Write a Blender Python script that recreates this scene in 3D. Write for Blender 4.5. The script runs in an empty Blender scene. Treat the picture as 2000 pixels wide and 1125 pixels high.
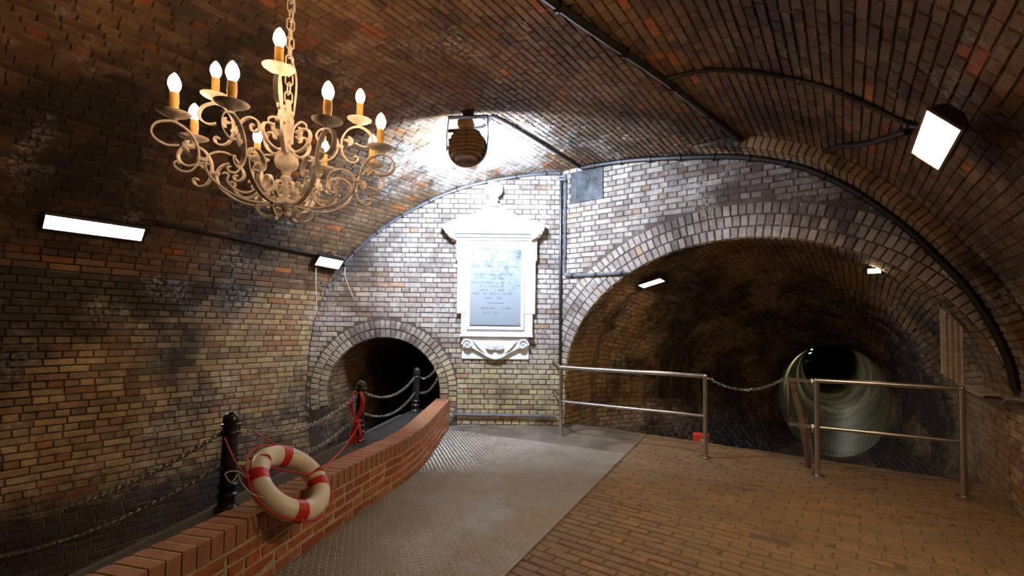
import bpy, math, random
import numpy as np
from mathutils import Matrix, Vector

random.seed(7); rng = np.random.default_rng(7)
S = bpy.context.scene
COL = S.collection
PI = math.pi

# ------------------------------------------------------------------ camera, world, exposure
F_PX, CAM_H = 900.0, 1.5
PITCH, ROLL = math.radians(2.0), math.radians(0.7)
cam_d = bpy.data.cameras.new('camera'); cam = bpy.data.objects.new('camera', cam_d); COL.objects.link(cam)
cam_d.sensor_width = 36.0; cam_d.lens = F_PX / 2000 * 36; cam_d.shift_y = 0.02404
cam_d.clip_start = 0.05; cam_d.clip_end = 200
cam.matrix_world = Matrix.Translation((0, 0, CAM_H)) @ Matrix.Rotation(PI/2 + PITCH, 4, 'X') @ Matrix.Rotation(ROLL, 4, 'Z')
S.camera = cam
wd = bpy.data.worlds.new('world'); S.world = wd; wd.use_nodes = True
wd.node_tree.nodes['Background'].inputs[0].default_value = (0.012, 0.009, 0.007, 1)
wd.node_tree.nodes['Background'].inputs[1].default_value = 1.0
S.view_settings.view_transform = 'Standard'; S.view_settings.look = 'None'
S.view_settings.gamma = 1.0; S.view_settings.use_curve_mapping = False
S.view_settings.exposure = 0.0

# lamp strengths (radiance of the glowing faces) and colours
L_PANEL, C_WARM = 62.0, (1.0, 0.73, 0.44)
L_FLOOD = 125.0
L_SPOT, C_COOL = 1150.0, (0.60, 0.76, 1.0)
L_TUN = 46.0
L_FAR, C_FAR = 190.0, (1.0, 1.0, 0.80)
L_BULB, C_BULB = 115.0, (1.0, 0.59, 0.29)

# ------------------------------------------------------------------ frames
TH = math.radians(36.0); CT, ST, TT = math.cos(TH), math.sin(TH), math.tan(math.radians(36.0))
OX, OY = 0.77, 7.1                       # the vertical fold between the two end walls
def W(u, w, z):                          # hall coordinates: u across, w along the vault, z up
    return np.array([OX + CT*u + ST*w, OY - ST*u + CT*w, z])
AX_U = np.array([CT, -ST, 0.0]); AX_W = np.array([ST, CT, 0.0]); AX_Z = np.array([0, 0, 1.0])
CAMP = np.array([0, 0, CAM_H])
CY = 562.5 + 0.02404*2000
def proj(P):
    v = np.asarray(P, float) - CAMP
    cp, sp = math.cos(PITCH), math.sin(PITCH)
    d = v[..., 1]*cp + v[..., 2]*sp; h = -v[..., 1]*sp + v[..., 2]*cp
    d = np.where(d < 0.05, 0.05, d)
    xr, yr = v[..., 0]/d*F_PX, h/d*F_PX
    c, s = math.cos(ROLL), math.sin(ROLL)
    return 1000 + c*xr + s*yr, CY - (-s*xr + c*yr), v[..., 1]

# ------------------------------------------------------------------ object helpers
def tag(o, label=None, cat=None, group=None, kind=None):
    if label: o['label'] = label
    if cat: o['category'] = cat
    if group: o['group'] = group
    if kind: o['kind'] = kind
    return o
def empty(name, loc=(0, 0, 0), rot=None):
    o = bpy.data.objects.new(name, None); COL.objects.link(o)
    o.empty_display_size = 0.1
    o.matrix_world = Matrix.Translation(Vector(loc)) @ (rot.to_4x4() if rot is not None else Matrix.Identity(4))
    return o
def frame(loc, x, y, z):
    m = np.eye(4); m[:3, 0] = x; m[:3, 1] = y; m[:3, 2] = z; m[:3, 3] = loc
    return m
def unit(v):
    v = np.asarray(v, float); return v/np.linalg.norm(v)

class MB:
    def __init__(self): self.v = []; self.f = []
    def add(self, vs, fs, M=None):
        vs = np.asarray(vs, float)
        if M is not None: vs = vs @ M[:3, :3].T + M[:3, 3]
        n = len(self.v); self.v.extend(vs.tolist()); self.f.extend([tuple(i+n for i in f) for f in fs]); return self
    def box(self, c, s, M=None, b=0.0):
        x, y, z = c; a, d, e = s[0]/2, s[1]/2, s[2]/2
        if b <= 0:
            vs = [(x+i*a, y+j*d, z+k*e) for i in (-1, 1) for j in (-1, 1) for k in (-1, 1)]
            fs = [(0, 1, 3, 2), (4, 6, 7, 5), (0, 4, 5, 1), (2, 3, 7, 6), (0, 2, 6, 4), (1, 5, 7, 3)]
            return self.add(vs, fs, M)
        b = min(b, a*.9, d*.9, e*.9)
        def rect(zz, ins): return [(x-a+ins, y-d+ins, zz), (x+a-ins, y-d+ins, zz), (x+a-ins, y+d-ins, zz), (x-a+ins, y+d-ins, zz)]
        vs = rect(z-e, b) + rect(z-e+b, 0) + rect(z+e-b, 0) + rect(z+e, b)
        fs = [(3, 2, 1, 0), (12, 13, 14, 15)]
        for k in range(3):
            for i in range(4): fs.append((k*4+i, k*4+(i+1) % 4, k*4+4+(i+1) % 4, k*4+4+i))
        return self.add(vs, fs, M)
    def tube(self, pts, r, n=8, M=None, caps=True, closed=False):
        P = np.asarray(pts, float); m = len(P)
        rr = np.full(m, r) if np.isscalar(r) else np.asarray(r, float)
        T = np.zeros_like(P)
        for i in range(m):
            if closed: T[i] = unit(P[(i+1) % m]-P[i-1])
            else: T[i] = unit(P[min(i+1, m-1)]-P[max(i-1, 0)])
        N = np.cross(T[0], (0, 0, 1.0))
        if np.linalg.norm(N) < 1e-3: N = np.cross(T[0], (1.0, 0, 0))
        N = unit(N); vs = []
        for i in range(m):
            N = N - T[i]*np.dot(N, T[i]); N = unit(N); B = np.cross(T[i], N)
            for k in range(n):
                a = 2*PI*k/n; vs.append(P[i]+rr[i]*(math.cos(a)*N+math.sin(a)*B))
        fs = []
        for i in range(m if closed else m-1):
            for k in range(n):
                j = (i+1) % m; fs.append((i*n+k, i*n+(k+1) % n, j*n+(k+1) % n, j*n+k))
        if caps and not closed: fs += [tuple(range(n-1, -1, -1)), tuple(range((m-1)*n, m*n))]
        return self.add(vs, fs, M)
    def strip(self, pts, wid, thk, up=(0, 1, 0), M=None, taper=None):     # flat bar swept along pts; width along up
        P = np.asarray(pts, float); m = len(P); up = unit(up); vs = []
        for i in range(m):
            T = unit(P[min(i+1, m-1)]-P[max(i-1, 0)]); N = unit(np.cross(T, up))
            k = 1.0 if taper is None else taper[i]
            for a, b in ((-1, -1), (1, -1), (1, 1), (-1, 1)): vs.append(P[i]+up*a*wid/2*k+N*b*thk/2*k)
        fs = [(3, 2, 1, 0), tuple(range((m-1)*4, m*4))]
        for i in range(m-1):
            for k in range(4): fs.append((i*4+k, i*4+(k+1) % 4, i*4+4+(k+1) % 4, i*4+4+k))
        return self.add(vs, fs, M)
    def lathe(self, prof, n=20, M=None):                                  # (r, z) profile round local z
        vs = []; fs = []; m = len(prof)
        for r, z in prof:
            for k in range(n): vs.append((r*math.cos(2*PI*k/n), r*math.sin(2*PI*k/n), z))
        for i in range(m-1):
            for k in range(n): fs.append((i*n+k, i*n+(k+1) % n, (i+1)*n+(k+1) % n, (i+1)*n+k))
        if prof[0][0] > 1e-4: fs.append(tuple(range(n-1, -1, -1)))
        if prof[-1][0] > 1e-4: fs.append(tuple(range((m-1)*n, m*n)))
        return self.add(vs, fs, M)
    def prism(self, poly, y0, y1, M=None, b=0.0):                         # polygon in local xz extruded along y; b = bevel at y0
        n = len(poly); P = np.asarray(poly, float); c = P.mean(0)
        rings = []
        if b > 0:
            d = P-c; L = np.linalg.norm(d, axis=1)[:, None]; Q = c+d*np.maximum(0.2, (L-b)/L)
            rings += [[(p[0], y0, p[1]) for p in Q], [(p[0], y0+b*(1 if y1 > y0 else -1), p[1]) for p in P]]
        else: rings += [[(p[0], y0, p[1]) for p in P]]
        rings += [[(p[0], y1, p[1]) for p in P]]
        vs = sum(rings, []); fs = [tuple(range(n)), tuple(range((len(rings)-1)*n, len(rings)*n))[::-1]]
        for k in range(len(rings)-1):
            for i in range(n): fs.append((k*n+i, k*n+n+i, k*n+n+(i+1) % n, k*n+(i+1) % n))
        return self.add(vs, fs, M)
    def build(self, name, mat, parent=None, smooth=False, fix=True):
        me = mesh_from(name, self.v, self.f, smooth, fix); me.materials.append(mat)
        return link(name, me, parent)
def mesh_from(name, v, f, smooth=False, fix=True):
    me = bpy.data.meshes.new(name)
    me.from_pydata([tuple(x) for x in v], [], [tuple(x) for x in f])
    if fix:
        import bmesh
        bm = bmesh.new(); bm.from_mesh(me); bmesh.ops.recalc_face_normals(bm, faces=bm.faces)
        if smooth:
            for e in bm.edges:
                if len(e.link_faces) == 2 and e.calc_face_angle(0) > 0.75: e.smooth = False
        bm.to_mesh(me); bm.free()
    if smooth: me.polygons.foreach_set('use_smooth', [True]*len(me.polygons))
    me.update(); return me
def link(name, me, parent=None, M=None):
    o = bpy.data.objects.new(name, me); COL.objects.link(o)
    if parent is not None: o.parent = parent
    if M is not None: o.matrix_basis = M
    return o
def copy_tree(o, parent=None):
    c = o.copy(); COL.objects.link(c); c.parent = parent
    for ch in list(o.children): copy_tree(ch, c)
    return c
def spline(pts, k=6, closed=False):                                       # Catmull-Rom
    P = np.asarray(pts, float); n = len(P); out = []
    for i in range(n if closed else n-1):
        if closed: a, b, c, d = P[(i-1) % n], P[i], P[(i+1) % n], P[(i+2) % n]
        else: a, b, c, d = P[max(i-1, 0)], P[i], P[i+1], P[min(i+2, n-1)]
        for j in range(k):
            t = j/k; out.append(.5*((2*b)+(-a+c)*t+(2*a-5*b+4*c-d)*t*t+(-a+3*b-3*c+d)*t**3))
    if not closed: out.append(P[-1])
    return np.array(out)

# ------------------------------------------------------------------ materials
def new_mat(name):
    m = bpy.data.materials.new(name); m.use_nodes = True
    nt = m.node_tree; return m, nt, nt.nodes['Principled BSDF']
class NT:
    def __init__(self, nt): self.nt = nt; self.n = nt.nodes; self.l = nt.links
    def node(self, t, **kw):
        x = self.n.new(t)
        for k, v in kw.items(): setattr(x, k, v)
        return x
    def math(self, op, a, b=None, clamp=False):
        x = self.node('ShaderNodeMath', operation=op, use_clamp=clamp)
        for i, v in enumerate((a, b)):
            if v is None: continue
            if isinstance(v, (int, float)): x.inputs[i].default_value = v
            else: self.l.new(v, x.inputs[i])
        return x.outputs[0]
    def noise(self, vec, scale, detail=4, rough=.6, dist=0.0):
        x = self.node('ShaderNodeTexNoise'); x.inputs['Scale'].default_value = scale
        x.inputs['Detail'].default_value = detail; x.inputs['Roughness'].default_value = rough; x.inputs['Distortion'].default_value = dist
        if vec is not None: self.l.new(vec, x.inputs['Vector'])
        return x.outputs['Fac']
    def ramp(self, fac, stops, interp='LINEAR'):
        x = self.node('ShaderNodeValToRGB'); r = x.color_ramp; r.interpolation = interp
        while len(r.elements) < len(stops): r.elements.new(.5)
        for e, (p, c) in zip(r.elements, stops):
            e.position = p; e.color = (c, c, c, 1) if isinstance(c, (int, float)) else (*c, 1)
        self.l.new(fac, x.inputs[0]); return x.outputs[0]
    def mix(self, fac, a, b, mode='MIX'):
        x = self.node('ShaderNodeMix', data_type='RGBA', blend_type=mode)
        for i, v in ((0, fac), (6, a), (7, b)):
            if isinstance(v, (int, float)): x.inputs[i].default_value = v
            elif isinstance(v, tuple): x.inputs[i].default_value = (*v, 1)
            else: self.l.new(v, x.inputs[i])
        return x.outputs[2]
    def pos(self): return self.node('ShaderNodeNewGeometry').outputs['Position']
    def bump(self, h, dist, strength=1.0):
        x = self.node('ShaderNodeBump'); x.inputs['Distance'].default_value = dist; x.inputs['Strength'].default_value = strength
        self.l.new(h, x.inputs['Height']); return x.outputs[0]

def brick_mat(name, palette, soot=0.5, soot_lo=.42, soot_hi=.62, soot_col=(.018, .014, .011), white=0.0, rough=.75, spots=(), bump=.004, dirt=None, tide=None, low=None, lit_spots=(), wlo=.50):
    m, nt, bs = new_mat(name); n = NT(nt)
    g = n.node('ShaderNodeNewGeometry'); oi = n.node('ShaderNodeObjectInfo')
    r = n.math('FRACT', n.math('ADD', g.outputs['Random Per Island'], oi.outputs['Random']))
    col = n.ramp(r, palette)
    pos = g.outputs['Position']
    if low is not None:                                                   # cleaner yellow bricks in the lower courses
        sep0 = n.node('ShaderNodeSeparateXYZ'); n.l.new(pos, sep0.inputs[0])
        hz = n.math('ADD', sep0.outputs[2], n.math('MULTIPLY', n.math('SUBTRACT', n.noise(pos, 1.3, 4, .6), .5), 1.6))
        m0 = n.node('ShaderNodeMapRange'); n.l.new(hz, m0.inputs[0]); m0.inputs[1].default_value = low[1]; m0.inputs[2].default_value = low[2]; m0.inputs[3].default_value = 1; m0.inputs[4].default_value = 0
        col = n.mix(m0.outputs[0], col, n.ramp(r, low[0]))
    fine = n.noise(pos, 55, 5, .65)
    col = n.mix(1.0, col, n.ramp(fine, [(.28, .55), (.72, 1.3)]), 'MULTIPLY')
    mid = n.noise(pos, 9, 4, .6)
    col = n.mix(1.0, col, n.ramp(mid, [(.3, .7), (.7, 1.18)]), 'MULTIPLY')
    if soot > 0:
        s = n.noise(pos, .85, 6, .62, .4)
        s = n.math('ADD', s, n.math('MULTIPLY', n.math('SUBTRACT', fine, .5), .22))
        s = n.math('ADD', s, n.math('MULTIPLY', n.math('SUBTRACT', r, .5), .10))
        for (c, rad, amt) in spots:                                       # stains with a place of their own
            d = n.node('ShaderNodeVectorMath', operation='DISTANCE'); d.inputs[1].default_value = c; n.l.new(pos, d.inputs[0])
            k = n.math('MULTIPLY', n.math('SUBTRACT', 1.0, n.math('DIVIDE', d.outputs['Value'], rad), True), amt)
            s = n.math('ADD', s, k)
        f = n.ramp(s, [(soot_lo, 0.0), (soot_hi, soot)])
        col = n.mix(f, col, soot_col)
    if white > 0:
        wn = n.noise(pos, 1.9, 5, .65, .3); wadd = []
        for (c, rad, amt) in lit_spots:  # extra whitening painted in where lamp light falls
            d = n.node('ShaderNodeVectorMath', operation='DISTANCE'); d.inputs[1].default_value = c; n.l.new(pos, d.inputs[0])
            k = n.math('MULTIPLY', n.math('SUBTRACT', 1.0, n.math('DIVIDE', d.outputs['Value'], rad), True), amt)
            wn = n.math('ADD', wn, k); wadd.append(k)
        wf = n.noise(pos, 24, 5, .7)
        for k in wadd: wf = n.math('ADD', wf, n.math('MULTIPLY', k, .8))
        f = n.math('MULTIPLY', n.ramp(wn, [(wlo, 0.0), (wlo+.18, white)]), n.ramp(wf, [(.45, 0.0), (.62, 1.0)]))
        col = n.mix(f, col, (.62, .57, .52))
    if tide is not None:                                                  # black tide mark left by the sewer below a level
        sep = n.node('ShaderNodeSeparateXYZ'); n.l.new(pos, sep.inputs[0])
        h = n.math('ADD', sep.outputs[2], n.math('MULTIPLY', n.math('SUBTRACT', mid, .5), .5))
        mr = n.node('ShaderNodeMapRange'); n.l.new(h, mr.inputs[0])
        mr.inputs[1].default_value = tide-.18; mr.inputs[2].default_value = tide+.18; mr.inputs[3].default_value = .92; mr.inputs[4].default_value = 0
        col = n.mix(mr.outputs[0], col, (.012, .011, .012))
    if dirt is not None:
        dn = n.noise(pos, 1.6, 6, .65, .3)
        col = n.mix(n.ramp(dn, [(.36, 0.0), (.66, dirt[1])]), col, dirt[0])
    n.l.new(col, bs.inputs['Base Color']); bs.inputs['Roughness'].default_value = rough
    bs.inputs['Specular IOR Level'].default_value = .35
    hh = n.math('ADD', n.math('MULTIPLY', fine, .6), n.math('MULTIPLY', mid, .8))
    n.l.new(n.bump(hh, bump), bs.inputs['Normal'])
    return m
def plain(name, col, rough=.6, metal=0.0, var=.25, scale=14, bump=0.0, col2=None, spec=.5):
    m, nt, bs = new_mat(name); n = NT(nt); pos = n.pos()
    ns = n.noise(pos, scale, 5, .62)
    if col2 is None: col2 = tuple(c*(1-var) for c in col)
    n.l.new(n.ramp(ns, [(.32, col2), (.68, col)]), bs.inputs['Base Color'])
    bs.inputs['Roughness'].default_value = rough; bs.inputs['Metallic'].default_value = metal
    bs.inputs['Specular IOR Level'].default_value = spec
    if bump: n.l.new(n.bump(n.noise(pos, scale*4, 4), bump), bs.inputs['Normal'])
    return m
def emit_mat(name, col, strength):
    m, nt, bs = new_mat(name)
    bs.inputs['Base Color'].default_value = (.8, .8, .8, 1)
    bs.inputs['Emission Color'].default_value = (*col, 1); bs.inputs['Emission Strength'].default_value = strength
    return m

def wp(u, w, z): return tuple(float(q) for q in W(u, w, z))
SPOTS = [(wp(-3.05, -5.6, 1.75), 1.0, .26), (wp(-3.05, -4.9, 1.55), .8, .16), (wp(-3.0, -4.6, 2.0), .9, .26), (wp(-3.0, -3.9, 1.9), .8, .24), (wp(-2.9, -3.2, 2.0), .7, .20), (wp(-3.1, -2.9, 1.35), .35, .14),
         (wp(-3.1, -3.9, 1.05), .55, .20), (wp(-3.1, -4.4, .95), .5, .16), (wp(-2.75, -2.5, 2.4), .6, .18), (wp(-3.1, -5.8, 1.15), .6, .14), (wp(-3.1, -2.45, .6), .5, .14), (wp(-3.1, -3.1, -.05), .5, .20), (wp(-3.1, -3.0, 1.6), .45, -.14), (wp(-3.1, -5.3, .55), 1.1, -.12)]
SOOT_V = [(wp(-1.9, -4.6, 3.3), 1.3, .20), (wp(-2.5, -3.4, 2.8), .9, .22), (wp(-.6, -4.0, 3.9), 1.2, .12), (wp(.6, -2.6, 4.0), .9, .10), (wp(3.0, -1.2, 3.5), 1.0, .16), (wp(4.3, -2.6, 2.3), .7, .22), (wp(-1.2, -2.2, 3.7), .7, .06)]
M_WALL = brick_mat('buff_brick', [(0, (.40, .25, .10)), (.2, (.45, .30, .13)), (.4, (.31, .19, .09)), (.55, (.48, .34, .16)), (.7, (.25, .16, .085)), (.85, (.40, .23, .12)), (1, (.38, .16, .06))],
                   soot=.93, soot_lo=.47, soot_hi=.72, white=.5, spots=SPOTS, tide=-.28)
M_BACK = brick_mat('pale_buff_brick', [(0, (.38, .31, .26)), (.25, (.46, .39, .33)), (.45, (.30, .23, .19)), (.6, (.48, .41, .36)), (.75, (.27, .20, .17)), (.93, (.42, .34, .28)), (1, (.42, .23, .13))],
                   soot=.88, soot_lo=.50, soot_hi=.72, soot_col=(.05, .035, .027), white=.7, low=([(0, (.42, .33, .17)), (.3, (.50, .40, .20)), (.5, (.36, .27, .16)), (.7, (.52, .43, .22)), (.9, (.34, .24, .15)), (1, (.42, .20, .11))], .6, 1.5),
                   spots=[((-2.6, 7.1, 2.6), .9, .22), ((-2.75, 7.1, 1.9), .7, .10), (wp(2.4, 0, 3.4), 1.3, .20), (wp(3.6, 0, 3.0), 1.1, .18), ((-2.2, 7.1, 1.6), .5, .08), ((-1.4, 7.1, 2.6), .6, .06)])
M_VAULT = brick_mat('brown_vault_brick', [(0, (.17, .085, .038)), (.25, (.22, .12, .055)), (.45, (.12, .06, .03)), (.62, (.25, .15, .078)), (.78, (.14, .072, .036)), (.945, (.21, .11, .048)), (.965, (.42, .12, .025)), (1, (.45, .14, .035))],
                    soot=.90, soot_lo=.43, soot_hi=.69, white=.6, spots=SOOT_V, wlo=.56, lit_spots=[(wp(-.7, -1.3, 3.9), 1.7, .27), (wp(.4, -.8, 3.95), 1.2, .16)])  # whiter patches put the spotlight's pool on the vault into the brick colour
M_TUN = brick_mat('tunnel_brick', [(0, (.30, .18, .08)), (.3, (.36, .22, .10)), (.5, (.23, .14, .07)), (.7, (.38, .24, .12)), (1, (.32, .15, .06))],
                  soot=.95, soot_lo=.46, soot_hi=.64, white=.45, tide=-.2, spots=[(wp(.9, 2.6, 1.0), 1.1, .22), (wp(1.6, 2.0, 2.2), .9, .16), (wp(2.8, 3.2, 1.8), 1.6, .25), (wp(4.4, 3.0, .8), 1.4, .22), (wp(1.5, 3.6, .2), 1.2, .2)])
M_FLOOR = brick_mat('floor_brick', [(0, (.24, .14, .062)), (.3, (.29, .175, .078)), (.5, (.19, .11, .052)), (.75, (.26, .155, .07)), (1, (.34, .17, .06))],
                    soot=.6, soot_lo=.54, soot_hi=.76, soot_col=(.07, .05, .03), rough=.62, bump=.002, dirt=((.20, .135, .075), .85))
M_RED = brick_mat('red_brick', [(0, (.42, .115, .045)), (.35, (.49, .15, .055)), (.6, (.34, .095, .04)), (.8, (.50, .18, .065)), (1, (.42, .14, .065))],
                  soot=.35, soot_lo=.55, soot_hi=.75, soot_col=(.10, .05, .03), rough=.7, bump=.002)
M_COPE = brick_mat('coping_brick', [(0, (.42, .14, .055)), (.35, (.46, .165, .07)), (.6, (.36, .12, .05)), (1, (.43, .165, .08))],
                   soot=.35, soot_lo=.55, soot_hi=.75, soot_col=(.10, .06, .04), rough=.7, bump=.002, dirt=((.34, .19, .11), .8))
M_MORT = brick_mat('dark_mortar', [(0, (.14, .095, .055)), (1, (.16, .11, .065))], soot=.92, soot_lo=.46, soot_hi=.70, white=.3, spots=SOOT_V[:3]+SPOTS[:5], rough=.9)
M_MORT_B = brick_mat('grey_brown_mortar', [(0, (.095, .068, .05)), (1, (.115, .082, .06))], soot=.85, soot_lo=.50, soot_hi=.72, white=.5, rough=.9)
M_MORT_L = plain('pale_mortar', (.55, .42, .25), .9, var=.35, scale=20, bump=.003)
M_MORT_F = plain('floor_mortar', (.13, .085, .045), .9, var=.4, scale=12)
M_DARK = plain('sewage_stained_concrete', (.030, .026, .022), .8, var=.5, scale=5, bump=.004)
M_CURB = plain('grey_kerb_concrete', (.085, .075, .065), .85, var=.4, scale=6, bump=.003)
M_WATER = plain('dark_water', (.008, .008, .008), .08, var=.1)
M_IRON = plain('black_painted_iron', (.020, .017, .015), .26, .0, var=.4, scale=20, spec=.6)
M_CONDUIT = plain('dark_conduit', (.030, .026, .024), .38, .4, var=.5, scale=9)
M_PIPE = plain('grey_painted_pipe', (.20, .20, .23), .4, .5, var=.4, scale=12)
M_STEEL = plain('brushed_stainless_steel', (.58, .53, .47), .30, .95, var=.22, scale=8)
M_GALV = plain('galvanised_chain', (.50, .47, .43), .35, .9, var=.3, scale=40)
M_DCHAIN = plain('dull_steel_chain', (.46, .43, .38), .36, .85, var=.4, scale=40)
M_RUSTY = plain('brown_steel', (.30, .20, .14), .5, .7, var=.4, scale=15)
M_HOUSE = plain('black_lamp_housing', (.022, .019, .017), .45, .2, var=.4, scale=15)
M_FINS = plain('brown_lamp_housing', (.34, .21, .11), .55, .2, var=.5, scale=15)  # lighter brown against the black shell, so the dim fins read as lit
M_STONE = plain('white_painted_stone', (.80, .80, .80), .7, var=.10, scale=7, bump=.002)
M_LETTER = plain('worn_lettering', (.035, .04, .05), .7, var=.3, scale=40)
M_CREAM = plain('cream_buoy_shell', (.90, .82, .64), .38, var=.16, scale=9, col2=(.76, .65, .46))
M_REDTAPE = plain('red_band', (.72, .03, .02), .35, var=.25, scale=20)
M_ROPE = plain('red_rope', (.68, .035, .02), .6, var=.3, scale=90)
M_WIRE = plain('white_wire', (.65, .60, .52), .5)
M_LIME = plain('lime_green_hook', (.45, .62, .10), .4)
M_PLASTIC = plain('red_plastic', (.62, .06, .02), .45, var=.2)
M_PALE = plain('pale_grey_plastic', (.5, .47, .40), .5)
M_WOOD = plain('weathered_pale_wood', (.52, .38, .22), .75, var=.35, scale=18, bump=.002)
M_CHAND = plain('chalky_white_iron', (.76, .70, .66), .75, var=.35, scale=30, bump=.001, col2=(.48, .43, .39))
M_CANDLE = plain('yellowed_candle_sleeve', (.72, .44, .12), .55, var=.25, scale=30)
M_BULB = emit_mat('candle_bulb', C_BULB, L_BULB)
M_GLOW = emit_mat('warm_lamp_glass', C_WARM, L_PANEL)
M_GLOWF = emit_mat('floodlight_glass', C_WARM, L_FLOOD)
M_GLOWT = emit_mat('tunnel_lamp_glass', C_WARM, L_TUN)
M_GLOWS = emit_mat('cool_spot_glass', C_COOL, L_SPOT)
M_GLOWX = emit_mat('added_bore_glass', C_FAR, L_FAR)
def plaque_mat():
    m, nt, bs = new_mat('patinated_plate'); n = NT(nt); pos = n.pos()
    a = n.noise(pos, 5, 6, .7, .5)
    sep = n.node('ShaderNodeSeparateXYZ'); n.l.new(pos, sep.inputs[0])
    mr = n.node('ShaderNodeMapRange'); n.l.new(sep.outputs[2], mr.inputs[0])
    mr.inputs[1].default_value = 1.95; mr.inputs[2].default_value = 2.68; mr.inputs[3].default_value = -.12; mr.inputs[4].default_value = .10
    f = n.ramp(n.math('ADD', a, mr.outputs[0]), [(.50, 0.0), (.70, .85)])
    n.l.new(n.mix(f, (.23, .25, .26), (.02, .028, .042)), bs.inputs['Base Color']); bs.inputs['Roughness'].default_value = .5
    return m
M_PLAQUE = plaque_mat()
def plate_mat():
    m, nt, bs = new_mat('checker_plate_steel'); n = NT(nt); pos = n.pos()
    a = n.noise(pos, 2.2, 6, .65, .3); b = n.noise(pos, 40, 4, .6)
    dust = n.ramp(n.math('ADD', a, n.math('MULTIPLY', n.math('SUBTRACT', b, .5), .2)), [(.40, 0.0), (.64, .85)])
    n.l.new(n.mix(dust, (.27, .235, .19), (.26, .21, .15)), bs.inputs['Base Color'])
    n.l.new(n.ramp(dust, [(0, .75), (1, .2)]), bs.inputs['Metallic'])
    n.l.new(n.ramp(dust, [(0, .48), (1, .75)]), bs.inputs['Roughness'])
    return m
M_PLATE = plate_mat()
M_TREAD = plain('worn_tread_steel', (.56, .49, .40), .42, .75, var=.35, scale=6)
def tunnel_far_mat():
    m, nt, bs = new_mat('far_tunnel_masonry'); n = NT(nt)
    uv = n.node('ShaderNodeUVMap').outputs[0]
    br = n.node('ShaderNodeTexBrick'); n.l.new(uv, br.inputs[0])
    br.inputs['Scale'].default_value = 1.0; br.inputs['Brick Width'].default_value = .25; br.inputs['Row Height'].default_value = .08; br.inputs['Mortar Size'].default_value = .008
    br.inputs['Color1'].default_value = (.42, .36, .18, 1); br.inputs['Color2'].default_value = (.28, .24, .13, 1); br.inputs['Mortar'].default_value = (.03, .03, .025, 1)
    ns = n.noise(n.pos(), 1.2, 5, .6)
    n.l.new(n.mix(1.0, br.outputs[0], n.ramp(ns, [(.38, .12), (.62, 1.15)]), 'MULTIPLY'), bs.inputs['Base Color'])
    bs.inputs['Roughness'].default_value = .45
    return m
M_FAR = tunnel_far_mat()

# ------------------------------------------------------------------ bricks: shared meshes, largest ones single objects
def unit_brick(seed, ix, iy):
    r = random.Random(seed); vs = []
    j = lambda s: r.uniform(-s, s)
    for z, k in ((-1.0, 0.0), (-.32, 0.0), (0.0, 1.0)):
        for sx, sy in ((-1, -1), (1, -1), (1, 1), (-1, 1)):
            vs.append((sx*(.5-ix*k)+j(.012 if k else .006), sy*(.5-iy*k)+j(.035 if k else .02), z+(j(.12) if k else 0)))
    fs = [(8, 9, 10, 11)]
    for k in (0, 4):
        for i in range(4): fs.append((k+i, k+(i+1) % 4, k+4+(i+1) % 4, k+4+i))
    return np.array(vs), fs
UB = {'s': [unit_brick(i, .022, .075) for i in range(6)], 'h': [unit_brick(20+i, .05, .075) for i in range(6)], 'r': [unit_brick(40+i, .03, .06) for i in range(6)]}
UB_MESH = {}
def ub_mesh(kind, i, mat):
    key = (kind, i, mat.name)
    if key not in UB_MESH:
        v, f = UB[kind][i]; me = mesh_from('brick', v, f, fix=False); me.materials.append(mat); UB_MESH[key] = me
    return UB_MESH[key]
def bm4(c, x, y, z, L, Hh, D):            # brick matrix: face centre c, axes along length, height, outward
    m = np.eye(4); m[:3, 0] = x*L; m[:3, 1] = y*Hh; m[:3, 2] = z*D; m[:3, 3] = c; return m
def emit_bricks(parent, items, mat, limit=300, rest_name='distant_bricks', margin=260, label=None, cull=True):
    if not items: return
    C = np.array([m[:3, 3] for m, k in items]); Xa = np.array([m[:3, 0] for m, k in items]); Ya = np.array([m[:3, 1] for m, k in items]); Za = np.array([m[:3, 2] for m, k in items])
    px, py, dep = proj(C); ax, ay, _ = proj(C+Xa); bx, by, _ = proj(C+Ya)
    area = np.abs((ax-px)*(by-py)-(ay-py)*(bx-px))
    keep = (px > -margin) & (px < 2000+margin) & (py > -margin) & (py < 1125+margin) & (dep > .25)
    if cull: keep &= (np.einsum('ij,ij->i', Za, CAMP-C) > -0.002)
    inf = (px > -30) & (px < 2030) & (py > -30) & (py < 1155)
    score = np.where(inf, area, area*1e-6)
    idx = [i for i in np.argsort(-score) if keep[i]]
    v_all = []; f_all = []; nv = 0
    for q, i in enumerate(idx):
        m, k = items[i]; var = int(rng.integers(0, 6))
        if q < limit: link('brick', ub_mesh(k, var, mat), parent, Matrix(m.tolist()))
        else:
            v, f = UB[k][var]; v_all.append(v @ m[:3, :3].T + m[:3, 3]); f_all.append(np.array(f)+nv); nv += len(v)
    if v_all:
        me = mesh_from(rest_name, np.vstack(v_all), np.vstack(f_all), fix=False); me.materials.append(mat)
        tag(link(rest_name, me, parent), label, kind='stuff')
COURSE, BL, BH, JT = .0773, .238, .065, .012
def fill_row(x0, x1, kind, phase):        # brick spans (centre, length) along one course between x0 and x1
    p = (BL if kind == 's' else .113)+JT; out = []
    k = math.floor((x0-phase)/p)-1
    while phase+k*p < x1:
        a, b = phase+k*p, phase+k*p+p-JT; a, b = max(a, x0+.005), min(b, x1-.005)
        if b-a > .035: out.append(((a+b)/2, b-a, kind if b-a > .13 else 'h'))
        k += 1
    return out
def jig(s): return float(rng.normal(0, s))

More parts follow.
